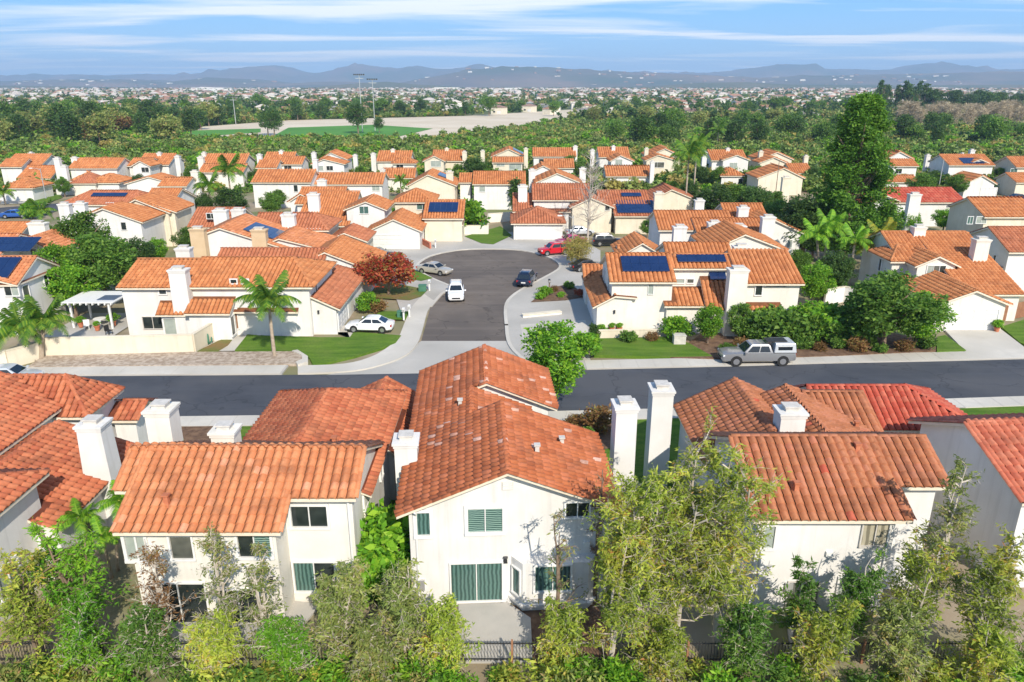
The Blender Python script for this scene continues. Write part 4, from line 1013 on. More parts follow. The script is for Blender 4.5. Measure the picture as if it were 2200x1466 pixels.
row('back row house with half round gable window and two chimneys, third from left', (330, 400), [('X', 312, 376, 332, 7, 5.2, 4.4, 4.2), ('X', 290, 330, 340, 6.5, 5.2, 3.4, 3), ('Y', 301, 346, 6.5, 5.5, 1.9, 1.9, 5), ('Y', 320, 380, 4.4, 3.0, 5, 5, 6), ('X', 356, 412, 382, 4.4, 3.2, 3.4, 3)], [(305, 360, 319, 370, 2)], [(342, 326, 7.7, .9), (381, 333, 7.2, 1.1)], wall='stucco_white')
row('back row house behind the tall palms with plain rectangular roof', (480, 400), [('X', 438, 533, 333, 7, 5.4, 3.4, 4), ('X', 440, 530, 352, 5.6, 4.2, 3.4, 2)], (), [(431, 335, 7.2, 1.3), (438, 326, 7.8, .9), (418, 365, 5.8, 1.5)])
row('back row house with corner window and stepped roof right of the palms', (600, 400), [('X', 575, 634, 329, 7, 5.2, 4.4, 4), ('X', 560, 600, 345, 6.2, 5, 3, 3), ('X', 605, 654, 337, 6.6, 5.3, 3.2, 3)], [(611, 355, 626, 365, 2)], [(557, 330, 7.3, 1.1), (604, 322, 7.8, .9)], wall='stucco_white')
row('long roofed white house in front of the corner window house', (620, 430), [('X', 556, 676, 367, 6.6, 5.0, 4.4, 4.2, )], [(632, 398, 639, 412, 0)], [(677, 340, 8.6, .9)], wall='stucco_white')
row('back row house with two stacked gables and side chimneys', (715, 395), [('Y', 711, 328, 6.9, 5.4, 2.6, 3.6, 7), ('Y', 696, 342, 6.1, 5.0, 2.8, 4.6, 5)], [(684, 357, 694, 366, 1, 'glass_pale'), (702, 357, 715, 366, 1)], [(674, 326, 7.4, 1.0), (763, 331, 6.6, 1.0)], wall='stucco_white')
row('long low roofed house with stubby front chimney below the stacked gables', (750, 425), [('X', 682, 826, 372, 5.8, 4.2, 4, 4)], [(800, 398, 815, 410, 0, 'glass_pale')], [(691, 384, 6.4, 1.6)], wall='stucco_white')
row('back row house with hipped corner and window under a deep eave, centre left', (845, 400), [('X', 816, 884, 326, 7, 5.2, 4.4, 4), ('HP', 840, 893, 351, 5.2, 6.3, 4), ('X', 826, 892, 362, 4.8, 3.2, 3, 2)], [(852, 352, 866, 362, 1)], [(802, 328, 7.3, 1.1), (844, 319, 7.8, .9), (822, 362, 5.6, 1.0)])
row('back row house with cream window gable left of the dark green tree, centre', (955, 385), [('X', 933, 996, 323, 7, 5.0, 5, 4), ('Y', 933, 335, 6.6, 5.5, 2.4, 2.2, 5)], [(926, 346, 947, 358, 1, 'glass_pale')], [(960, 317, 7.7, .9), (998, 324, 7.3, 1.1)], wall='stucco_cream')
row('back row house with pale roof panels on its right slope and wide windows', (1090, 390), [('Y', 1093, 320, 7, 5.2, 4.2, 3.8, 8), ('X', 1060, 1122, 338, 5.9, 5.0, 2.2, 3)], [(1067, 349, 1084, 357, 1, 'glass_pale'), (1094, 349, 1120, 365, 1, 'glass_pale')], [(1037, 322, 7.2, 1.0), (1130, 317, 7.6, 1.0)], wall='stucco_cream', solar=[(0, 1, 1.0, .6, 5, 2, 1.2, 1.5)])
row('back row house with plain long roof and chimney at its right end', (1190, 390), [('X', 1146, 1234, 319, 7, 5.4, 3.6, 4), ('X', 1170, 1230, 342, 5.4, 3.8, 3, 2)], [(1158, 342, 1168, 351, 0)], [(1236, 312, 7.9, 1.1)], wall='stucco_white')
row('white gable ended house with two flanking chimneys before the plain long roof', (1195, 410), [('Y', 1197, 372, 6.0, 4.2, 4.2, 4.6, 8), ('Y', 1167, 356, 6.2, 5.0, 2.4, 2.6, 6)], (), [(1143, 362, 6.4, 1.3), (1252, 359, 6.6, 1.3)], wall='stucco_white')
row('back row house with window dormer right of the bare tree crown', (1320, 385), [('X', 1285, 1347, 318, 7, 5.2, 4.4, 4), ('Y', 1333, 334, 6.5, 5.3, 2.2, 3.0, 6)], [(1322, 343, 1337, 355, 1, 'glass_pale')], [(1273, 320, 7.5, 1.0), (1318, 312, 7.8, .9)], wall='stucco_white')
row('low house with white porch columns and ribbed roof before the dormer house', (1350, 410), [('X', 1300, 1397, 357, 4.8, 3.1, 4.2, 3.4)], [(1335, 390, 1345, 405, 0), (1350, 390, 1360, 405, 0), (1366, 388, 1385, 400, 0)], [(1402, 345, 6.6, .9)], wall='stucco_white')
row('back row house with tan twin gables left of the tall palm', (1430, 385), [('Y', 1429, 319, 7, 5.2, 4.4, 4.0, 8), ('Y', 1414, 333, 6.2, 5.0, 2.8, 4.2, 5)], [(1397, 349, 1427, 360, 1, 'glass_grey')], [(1389, 317, 7.5, 1.0)], wall='stucco_cream')
row('back row house with bay window gable right of the tall palm', (1560, 385), [('X', 1522, 1594, 324, 7, 5.2, 4.4, 4), ('Y', 1583, 333, 6.5, 5.4, 3.2, 3.0, 6)], [(1567, 350, 1584, 362, 1, 'glass_pale')], [(1514, 325, 7.4, 1.1), (1564, 317, 7.8, .9)], wall='stucco_white')
row('small low house behind the shrubs below the bay window gable', (1580, 410), [('HP', 1548, 1600, 377, 3.2, 4.6, 6)], [(1585, 384, 1596, 404, 0)], wall='stucco_white')
row('back row house with crossed gables and slim chimneys left of the conifer', (1670, 390), [('Y', 1670, 327, 7, 5.4, 4.2, 3.8, 8), ('Y', 1663, 338, 6.2, 5.0, 3.2, 3.0, 5), ('X', 1690, 1732, 352, 5.0, 3.4, 4, 3)], [(1643, 360, 1650, 370, 1)], [(1635, 323, 7.4, 1.0), (1732, 333, 6.8, 1.0)], wall='stucco_cream')
row('gabled house with stubby chimney beside the pole left of the conifer', (1680, 425), [('Y', 1684, 361, 5.8, 3.8, 5.2, 4.4, 8)], (), [(1690, 378, 6.0, 1.6)], wall='stucco_cream')
row('back row house just right of the conifer with white paired windows', (1940, 400), [('Y', 1933, 326, 7, 5.4, 2.8, 3.4, 7), ('X', 1905, 1960, 344, 5.9, 4.9, 2.6, 3), ('X', 1895, 1960, 377, 4.0, 3.0, 2.4, 2)], [(1906, 363, 1919, 373, 1, 'glass_curtain'), (1923, 363, 1938, 373, 1, 'glass_dark')], [(1994, 331, 6.6, 1.0)], wall='stucco_white')
row('back row house with dark solar wedge and small white garage on the right', (2080, 424), [('X', 2020, 2112, 333, 7, 5.2, 4.6, 4), ('Y', 2105, 342, 6.4, 5.3, 2.6, 3.0, 6), ('Y', 2110, 377, 4.8, 3.2, 3.2, 3.0, 7)], [(2087, 362, 2098, 374, 1, 'glass_curtain')], [(2089, 320, 7.8, 1.1), (2068, 328, 7.4, .8)], [(2094, 2127, 424, 2)], 'stucco_white', solar=[(0, 0, 3.5, .5, 5, 2, 1.0, 1.4)])
row('back row house at the right edge with lower ribbed roof', (2190, 424), [('X', 2164, 2260, 337, 7, 5.2, 4, 4), ('X', 2162, 2260, 372, 4.6, 3.2, 4, 3)], [(2170, 363, 2186, 372, 0, 'glass_curtain')], wall='stucco_cream')
row('red roofed house with pale tarp and white chimney below the conifer', (1960, 470), [('X', 1890, 2040, 404, 5.8, 4.2, 5, 4), ('Y', 1905, 420, 5.2, 3.6, 3, 4, 6)], (), [(1966, 413, 7.4, 1.7)], wall='stucco_white', tile='scarlet')
row('orange ribbed roof house with two upper windows at the right', (2130, 490), [('X', 2082, 2190, 426, 7, 5.2, 4.6, 4.4), ('X', 2180, 2290, 430, 6.6, 5.0, 4.2, 4)], [(2077, 466, 2091, 481, 0, 'glass_curtain'), (2096, 466, 2120, 480, 0, 'glass_pale')], wall='stucco_cream')

# ------------------------------------------------------------------ plants
def leaf_quads(P, size, aspect, rng, droop=0.0, jitter=0.35):
    """one rhombic leaf per point"""
    n = len(P)
    d = rng.normal(0, 1, (n, 3)); d[:, 2] = d[:, 2] * 0.6 - droop
    d /= np.linalg.norm(d, axis=1)[:, None]
    w = np.cross(d, rng.normal(0, 1, (n, 3))); w /= np.linalg.norm(w, axis=1)[:, None]
    L = size * (1 + jitter * rng.normal(0, 1, n)).clip(0.45, 1.8)
    L = L[:, None]
    V = np.stack([P, P + d * L * .45 + w * L * aspect * .5, P + d * L, P + d * L * .45 - w * L * aspect * .5], 1).reshape(-1, 3)
    F = np.arange(4 * n).reshape(-1, 4)
    return V, F
def skeleton(rng, h, stems, spread, nb, blen, sub, lpt, lean=0.0, low=0.25, twig=0.3, taper=0.75):
    mb = MB(); leaf = []
    for sidx in range(stems):
        az = rng.uniform(0, 6.28); off = spread * rng.uniform(0.15, 0.45) if stems > 1 else lean
        hh = h * (1 if sidx == 0 else rng.uniform(0.7, 0.98))
        pts = []
        for k in range(8):
            t = k / 7
            pts.append(Vector((math.cos(az) * off * t ** 1.3 + rng.normal(0, .07) * t * h * .12, math.sin(az) * off * t ** 1.3 + rng.normal(0, .07) * t * h * .12, hh * t)))
        r0 = 0.012 * h + 0.02
        mb.tube(pts, [r0 * (1 - .9 * k / 7) + .008 for k in range(8)], 6)
        for b in range(nb // stems):
            t = low + (1 - low) * rng.random() ** 0.85
            f = t * 7; k = min(int(f), 6); p = pts[k].lerp(pts[k + 1], f - k)
            a = rng.uniform(0, 6.28); el = rng.uniform(0.15, 0.95)
            L = blen * (1.15 - taper * t) * rng.uniform(.6, 1.25)
            d = Vector((math.cos(a) * math.cos(el), math.sin(a) * math.cos(el), math.sin(el)))
            bp = [p]
            for q in range(3):
                d = (d + Vector(rng.normal(0, .22, 3)) + Vector((0, 0, .08))).normalized(); bp.append(bp[-1] + d * L / 3)
            mb.tube(bp, [r0 * .36 * (1 - t * .5) + .008, r0 * .25 + .007, .014, .007], 4, cap=False)
            for c in range(sub):
                u = rng.uniform(.25, 1.0) * 3; k = min(int(u), 2); tp = bp[k].lerp(bp[k + 1], u - k)
                td = (d + Vector(rng.normal(0, .9, 3))).normalized(); tl = L * twig * rng.uniform(.6, 1.3)
                t1 = tp + td * tl * .5 + Vector((0, 0, .02)); t2 = tp + td * tl + Vector((0, 0, -.03))
                mb.tube([tp, t1, t2], [.009, .007, .004], 3, cap=False)
                for _ in range(rng.poisson(lpt)):
                    s_ = rng.uniform(.1, 1.1); q = tp + td * tl * s_
                    leaf.append((q.x + rng.normal(0, .06), q.y + rng.normal(0, .06), q.z + rng.normal(0, .06)))
    return mb, np.array(leaf)
def clump_leaves(rng, n, size, lps, clump, shape):
    """leaf clumps spread through a crown; shape(rng) gives a clump centre and radius"""
    out = []
    for i in range(n):
        c, r = shape(rng)
        k = int(lps)
        d = rng.normal(0, 1, (k, 3)); d /= np.linalg.norm(d, axis=1)[:, None]
        d[:, 2] = d[:, 2] * .75 + .12
        out.append(np.array(c) + d * (r * rng.uniform(.55, 1.05, k))[:, None])
    return np.concatenate(out)
def crown_ellipsoid(rx, ry, rz, zc, clump):
    def f(rng):
        while True:
            p = rng.uniform(-1, 1, 3)
            q = np.linalg.norm(p)
            if 0.35 < q < 1: break
        b = 1 + .18 * math.sin(3 * math.atan2(p[1], p[0]) + rx)
        return (p[0] * rx * b, p[1] * ry * b, zc + p[2] * rz), clump * rng.uniform(.7, 1.3)
    return f
ORD = ('first', 'second', 'third', 'fourth', 'fifth', 'sixth', 'seventh', 'eighth', 'ninth', 'tenth', 'eleventh', 'twelfth', 'thirteenth', 'fourteenth', 'fifteenth', 'sixteenth', 'seventeenth', 'eighteenth', 'nineteenth', 'twentieth')
PROTO = {}
def proto_tree(key, seed, h, rx, rz, n, lps, size, clump, leaf, bark='bark', aspect=.6, trunk_frac=.35, limbs=6, shape=None):
    rng = np.random.default_rng(seed); zc = h - rz
    P = clump_leaves(rng, n, size, lps, clump, shape or crown_ellipsoid(rx - clump * .6, rx - clump * .6, rz - clump * .5, zc, clump))
    V, F = leaf_quads(P, size, aspect, rng)
    cm = npmesh('crown', V, F, [leaf], rng.random(len(F)))
    mb = MB(); top = zc + rz * .4
    mb.tube([(0, 0, -.3), (rng.normal(0, .1), rng.normal(0, .1), zc * .5), (rng.normal(0, .2), rng.normal(0, .2), top)], [.022 * h + .04, .018 * h + .03, .03], 7)
    for i in range(limbs):
        a = 6.28 * i / limbs + rng.uniform(-.4, .4); z0 = zc * rng.uniform(.55, .95)
        mb.tube([(0, 0, z0), (math.cos(a) * rx * .4, math.sin(a) * rx * .4, z0 + rz * .35), (math.cos(a) * rx * .75, math.sin(a) * rx * .75, z0 + rz * rng.uniform(.5, .9))], [.012 * h + .02, .009 * h, .012], 5, cap=False)
    to = mb.build('trunk', bark); tm = to.data; bpy.data.objects.remove(to)
    PROTO[key] = (cm, tm, h)
def plant(key, label, x, y, height=None, group=None, name='tree', cat='tree', z=0.0, rz=None, wide=1.0):
    cm, tm, h = PROTO[key]; s_ = (height or h) / h
    e = tag(empty(name, (x, y, z), rnd.uniform(0, 6.28) if rz is None else rz), label, cat, group); e.scale = (s_ * wide, s_ * wide, s_)
    link(bpy.data.objects.new('trunk', tm), e); link(bpy.data.objects.new('crown', cm), e)
    return e

proto_tree('round', 1, 6, 2.6, 2.3, 120, 95, .22, .62, 'leaf_mid')
proto_tree('bright', 2, 6, 2.6, 2.4, 115, 95, .22, .62, 'leaf_bright')
proto_tree('dark', 3, 7, 2.7, 2.9, 120, 95, .24, .68, 'leaf_dark')
proto_tree('shrub', 4, 2.2, 1.5, 1.1, 45, 60, .26, .45, 'leaf_bright', limbs=4)
proto_tree('shrub_mid', 14, 2.2, 1.5, 1.1, 45, 60, .26, .45, 'leaf_mid', limbs=4)
proto_tree('maple', 5, 4.6, 3.1, 1.7, 90, 80, .26, .62, 'leaf_maple', limbs=8)
proto_tree('straw', 6, 3.6, 2.4, 1.6, 70, 80, .34, .6, 'leaf_straw', aspect=.16)
proto_tree('broom', 16, 1.6, 1.1, .8, 40, 50, .24, .4, 'leaf_brown', aspect=.4, limbs=4)
proto_tree('street', 7, 6.9, 2.0, 3.1, 110, 95, .21, .52, 'leaf_bright', trunk_frac=.2)
proto_tree('column', 8, 6, 1.1, 2.9, 70, 60, .3, .5, 'leaf_dark')
proto_tree('far_round', 21, 10, 4.4, 3.8, 45, 52, .62, 1.7, 'leaf_mid')
proto_tree('far_dark', 22, 12, 4.4, 4.8, 48, 52, .62, 1.8, 'leaf_dark')
proto_tree('far_olive', 23, 9, 4.6, 3.4, 42, 52, .62, 1.7, 'leaf_olive')
proto_tree('far_brown', 24, 8, 3.6, 3.0, 40, 52, .62, 1.5, 'leaf_brown')
def coneshape(rng):
    t = rng.random() ** 1.3; r = 2.6 * (1 - t) ** .8 + .3; a = rng.uniform(0, 6.28); q = math.sqrt(rng.uniform(.3, 1))
    return (math.cos(a) * r * q, math.sin(a) * r * q, 1.2 + t * 12.3), .95
proto_tree('far_cone', 25, 14, 3, 6, 60, 44, .6, 1, 'leaf_dark', shape=coneshape)
def bareshape(rng):
    a = rng.uniform(0, 6.28); q = math.sqrt(rng.uniform(0, 1)); t = rng.random()
    return (math.cos(a) * 3 * q * (1 - .3 * t), math.sin(a) * 3 * q * (1 - .3 * t), 2.5 + 8.5 * t), 1.0
proto_tree('far_bare', 26, 12, 3, 4.5, 60, 30, 1.5, 1, 'leaf_bare', 'bark_grey', aspect=.07, shape=bareshape)

# ---- slender trees and shrubs on the bank nearest the camera
def bank_tree(label, px, Yb, pytop, spread, stems, nb, blen, sub, lpt, leaf='leaf_gum', bark='bark_pale', size=.19, aspect=.30, seed=0, low=.25, name='tree', cat='tree', zb=-.3, twig=.34, taper=.75):
    rng = np.random.default_rng(100 + seed)
    x, zt = YP(px, pytop, Yb); hgt = zt - zb
    mb, P = skeleton(rng, hgt * .93, stems, spread, nb, blen, sub, lpt, low=low, twig=twig, taper=taper)
    e = tag(empty(name, (x, Yb, zb)), label, cat, 'trees and shrubs on the bank in the foreground')
    mb.build('trunk', bark, e)
    V, F = leaf_quads(P, size, aspect, rng, droop=.25)
    u = rng.random(len(F)) * .55 + .45 * np.clip(.5 + .5 * np.sin(P[:, 0] * 1.7 + P[:, 2] * 1.3) + rng.normal(0, .15, len(F)), 0, 1)
    link(bpy.data.objects.new('crown', npmesh('crown', V, F, [leaf], np.clip(u, 0, 1))), e)
bank_tree('tall slender tree with pale trunk covering the gap left of the brown roof house', 1400, 25.6, 985, 1.9, 4, 104, 1.75, 14, 8.5, seed=1, taper=.35)
bank_tree('tallest slender tree in the right foreground, reaching the brown roof ridge', 1490, 25.9, 945, 2.0, 4, 112, 1.8, 14, 8.5, seed=2, taper=.35)
bank_tree('slender tree with golden leaves in front of the brown roof left end', 1585, 25.7, 975, 1.9, 4, 100, 1.7, 14, 8.5, seed=3, taper=.35)
bank_tree('shorter leafy tree at the foot of the tall slender trees', 1330, 25.0, 1110, 1.3, 3, 66, 1.4, 12, 9, seed=4)
bank_tree('thin sapling with few leaves before the white wall of the centre house', 1205, 26.6, 1075, .8, 2, 26, 1.3, 9, 2.2, leaf='leaf_olive', bark='bark', size=.15, seed=5)
bank_tree('sparse brown twigged sapling beside the tall white chimney', 1290, 29.0, 985, .6, 2, 26, .9, 10, 2.0, leaf='leaf_brown', bark='bark', size=.13, seed=6)
bank_tree('bushy green tree in the left corner of the foreground', 120, 26.2, 1100, 2.0, 4, 96, 1.8, 12, 6.5, leaf='leaf_bright', seed=7, bark='bark')
bank_tree('twiggy tree at the bottom left corner', 25, 25.0, 1180, 1.5, 3, 70, 1.6, 12, 5.8, seed=8, bark='bark')
bank_tree('thin brown sapling before the left end of the cream house', 325, 25.6, 1135, .9, 3, 46, 1.2, 10, 3.5, leaf='leaf_brown', seed=9, size=.15)
bank_tree('pale stemmed sapling before the middle of the cream house', 440, 25.5, 1120, 1.2, 4, 60, 1.3, 10, 3.6, leaf='leaf_olive', seed=10, size=.16)
bank_tree('sapling before the patio doors of the cream house', 545, 25.4, 1150, 1.0, 3, 48, 1.2, 10, 4, leaf='leaf_olive', seed=11, size=.16)
bank_tree('wispy olive shrub below the gap between cream and centre houses', 720, 25.4, 1215, 2.0, 6, 110, 1.5, 12, 6.5, leaf='leaf_olive', seed=12, low=.1)
bank_tree('wispy olive shrub left of the centre patio', 860, 25.2, 1205, 1.9, 6, 110, 1.5, 12, 6.5, leaf='leaf_olive', seed=13, low=.1)
bank_tree('low olive shrub at the left side of the concrete patio', 945, 24.8, 1290, 1.4, 5, 80, 1.2, 12, 6.5, leaf='leaf_gum', seed=14, low=.1)
bank_tree('green shrub below the cream house patio', 600, 24.6, 1330, 1.7, 5, 90, 1.3, 12, 6.5, leaf='leaf_bright', seed=15, low=.1)
bank_tree('green shrub at the bottom edge below the left patio doors', 450, 24.4, 1330, 1.7, 5, 90, 1.3, 12, 6.5, leaf='leaf_gum', seed=16, low=.1)
bank_tree('dark leafy shrub at the bottom edge below the thin brown sapling', 300, 24.6, 1300, 1.6, 5, 90, 1.3, 12, 6.5, leaf='leaf_mid', seed=17, low=.1)
bank_tree('low shrub with orange tips right of the concrete patio', 1200, 24.9, 1300, 1.5, 5, 84, 1.2, 12, 5.8, leaf='leaf_gum', seed=18, low=.1)
bank_tree('low green shrub at the bottom edge below the tall slender trees', 1420, 24.3, 1330, 1.6, 5, 90, 1.3, 12, 6.1, leaf='leaf_gum', seed=19, low=.1)
bank_tree('leafy shrub at the bottom edge right of the tall slender trees', 1610, 24.5, 1290, 1.6, 5, 90, 1.3, 12, 6.1, leaf='leaf_mid', seed=20, low=.1)
bank_tree('slim young tree before the ground floor window of the right house', 1735, 26.2, 1195, .8, 2, 44, 1.1, 11, 6, leaf='leaf_mid', seed=21)
bank_tree('rounded green tree before the right corner of the right house', 1865, 26.3, 1165, 1.1, 3, 64, 1.15, 12, 6.5, leaf='leaf_mid', seed=22)
bank_tree('tall open tree with crooked pale branches at the right', 2075, 26.8, 960, 1.6, 3, 58, 1.6, 11, 5.5, leaf='leaf_olive', seed=23, low=.3)
bank_tree('leafy tree with bare forked branches near the right edge', 2000, 25.6, 1150, 1.6, 3, 66, 1.55, 12, 5.8, leaf='leaf_gum', seed=24)
bank_tree('leafy tree in the bottom right corner', 2155, 25.2, 1130, 1.8, 4, 90, 1.7, 12, 5.8, leaf='leaf_gum', seed=25)
bank_tree('low green shrub at the bottom edge below the right house', 1780, 24.6, 1310, 1.7, 5, 90, 1.3, 12, 6.1, leaf='leaf_gum', seed=26, low=.1)
bank_tree('low tangled shrub near the bottom right corner', 1950, 24.4, 1310, 1.7, 5, 90, 1.3, 12, 6.1, leaf='leaf_olive', seed=27, low=.1)
bank_tree('shrub at the very bottom right corner', 2130, 24.0, 1330, 1.6, 5, 80, 1.3, 12, 6.1, leaf='leaf_gum', seed=28, low=.1)
bank_tree('shrub at the bottom edge in the left corner', 170, 24.6, 1290, 1.6, 5, 84, 1.3, 12, 6.1, leaf='leaf_bright', seed=29, low=.1)
bank_tree('low shrub at the bottom edge left of the metal fence', 800, 24.2, 1340, 1.5, 5, 80, 1.2, 12, 6.1, leaf='leaf_olive', seed=30, low=.1)
e = plant('shrub', 'bright green climbing shrub in the passage between the cream and centre houses', -6.15, 31.3, 3.6, name='shrub', cat='shrub')
e = plant('shrub', 'bright green shrub lower in the passage beside the cream house', -6.4, 29.6, 2.6, name='shrub', cat='shrub')

# ---- palms: trunk, crown shaft and separate fronds
def frond_mesh(seed, L, droop, leaf, width=.62, pairs=26):
    rng = np.random.default_rng(seed); V, F, U = [], [], []
    def ptz(t): return np.array([L * (t - .12 * t * t), 0, L * (.62 * t - droop * t * t)])
    for k in range(pairs):
        t = .12 + .86 * k / (pairs - 1); p = ptz(t); tg = ptz(min(t + .02, 1.0)) - p; tg /= np.linalg.norm(tg)
        ln = L * width * .5 * (math.sin(math.pi * (.12 + .84 * t)) ** .7)
        for sd in (-1, 1):
            d = np.array([.45, sd * .9, -.28 - rng.uniform(0, .35)]); d[2] += tg[2] * .3; d /= np.linalg.norm(d)
            w = tg * L * .021
            n = len(V); q = p + d * ln
            V += [p - w, p + w, p + w * .8 + d * ln * .6, q - np.array([0, 0, ln * .22]), p - w * .8 + d * ln * .6]
            F.append((n, n + 1, n + 2, n + 4)); F.append((n + 4, n + 2, n + 3, n + 3)); U += [rng.random()] * 2
    for k in range(8):
        t0, t1 = k / 8, (k + 1) / 8; a, b = ptz(t0), ptz(t1); r0, r1 = .045 * (1.05 - t0), .045 * (1.05 - t1); n = len(V)
        V += [a + [0, -r0, 0], a + [0, r0, 0], b + [0, r1, 0], b + [0, -r1, 0]]; F.append((n, n + 1, n + 2, n + 3)); U.append(.8)
    # faces given as quads; the leaflet tips are triangles stored as quads of three corners
    me = bpy.data.meshes.new('frond')
    me.from_pydata([tuple(v) for v in V], [], [tuple(dict.fromkeys(f)) for f in F])
    l = me.uv_layers.new(name='UVMap')
    for pl, u in zip(me.polygons, U):
        for li in pl.loop_indices: l.data[li].uv = (u, .5)
    me.materials.append(M[leaf]); me.update()
    return me
FRONDS = {k: [frond_mesh(31 + i, 1.0, dr, lf) for i, dr in enumerate((.25, .65, 1.05))] for k, lf in (('palm', 'leaf_palm'), ('gold', 'leaf_palm_gold'), ('fresh', 'leaf_bright'))}
def palm(label, x, y, h, L, n=15, leaf='palm', r=.16, lean=.0, group=None, z=0.0, stems=1, shaft=True):
    e = tag(empty('palm_tree', (x, y, z)), label, 'palm', group)
    for st in range(stems):
        a = 2.1 * st + 1; ox, oy = (0, 0) if stems == 1 else (math.cos(a) * .35, math.sin(a) * .35)
        tx, ty = ox * 3 + lean, oy * 3; hh = h * (1 - .12 * st)
        mb = MB(); mb.tube([(ox, oy, -.3), (ox, oy, .3), (ox * 1.6 + lean * .3, oy * 1.6, hh * .5), (tx, ty, hh)], [r * 1.5, r * 1.1, r * .95, r * .8], 9); mb.build('trunk', 'palm_bark', e, smooth=True)
        if shaft:
            mb = MB(); mb.tube([(tx, ty, hh - .05), (tx, ty, hh + .35 * L * .5), (tx, ty, hh + .3 * L)], [r * .95, r * 1.0, r * .4], 8); mb.build('crown_shaft', 'palm_sheath', e, smooth=True)
        for i in range(n):
            k = 0 if i < n * .25 else (1 if i < n * .65 else 2)
            o = bpy.data.objects.new('frond', FRONDS[leaf][k]); s_ = L * rnd.uniform(.85, 1.1)
            o.matrix_basis = Matrix.Translation((tx, ty, hh + .22 * L)) @ Matrix.Rotation(i * 2.4 + rnd.uniform(-.2, .2), 4, 'Z') @ Matrix.Rotation(rnd.uniform(-.15, .15) - (.45 if k == 0 else 0), 4, 'Y') @ Matrix.Scale(s_, 4)
            link(o, e)
x, y = G(590, 768); palm('tall palm with broad green fronds standing in the gravel bed before the lawn', x, y, 4.6, 3.0, 19)
x, y = G(82, 775); palm('bushy palm with golden stems beside the garden wall at the left', x, y, 2.9, 2.7, 20, stems=2, r=.2)
palm('clump of yellow green palms between the two left foreground houses', -19.9, 31.2, 3.3, 1.25, 11, stems=3, leaf='fresh', r=.07)
for lab, px, py, top, L, st, lf in (('tall palm with the highest crown left of centre behind the tile roofs', 502, 470, 362, 3.6, 1, 'palm'), ('palm with drooping crown beside the highest left palm', 458, 478, 398, 3.2, 1, 'palm'), ('small palm behind the stubby chimney, centre left', 750, 425, 392, 2.9, 1, 'palm'),
        ('small palm left of the long roof, centre', 862, 425, 388, 2.2, 1, 'palm'), ('very tall palm with long crown right of centre', 1470, 470, 330, 4.0, 1, 'palm'), ('second very tall palm just behind the first, right of centre', 1488, 440, 312, 3.6, 1, 'palm'),
        ('yellow green palm clump left of the conifer base', 1762, 604, 490, 2.7, 2, 'fresh'), ('golden palm right of the conifer base', 1878, 616, 510, 2.6, 2, 'gold'), ('slim golden palm between the conifer base and the garage house', 1822, 620, 515, 2.4, 1, 'fresh'), ('palm at the left edge beside the upper street', 12, 440, 412, 2.6, 1, 'palm'),
        ('short palm before the upper street on the left', 95, 505, 452, 2.8, 1, 'palm'), ('low palm below the upper chimneys on the left', 140, 372, 345, 2.2, 1, 'palm')):
    x, y = G(px, py); z = YP(px, top, y)[1]; palm(lab, x, y, max(1.4, z - .25 * L), L, 15, lf, stems=st)

# ---- the great conifer
def pineshape(rng):
    while True:
        t = rng.random()
        rr = (5.0 * (1 - t) ** .52 * min(1, .7 + t * 2.5)) + .3
        a = rng.uniform(0, 6.28); q = rng.uniform(.5, 1) ** .5
        lob = 1 + .20 * math.sin(4 * a + t * 11) + .14 * math.sin(7 * a - t * 23) + .12 * math.sin(t * 40)
        return (math.cos(a) * rr * q * lob, math.sin(a) * rr * q * lob, 2.2 + t * 19.5), rng.uniform(.7, 1.3)
proto_tree('pine', 41, 22.5, 5, 9, 470, 130, .36, 1, 'leaf_pine', aspect=.5, shape=pineshape, limbs=12)
x, y = G(1812, 562); plant('pine', 'huge bushy conifer towering over the houses on the right', x, y, YP(1830, 200, y)[1], name='conifer', wide=1.02)

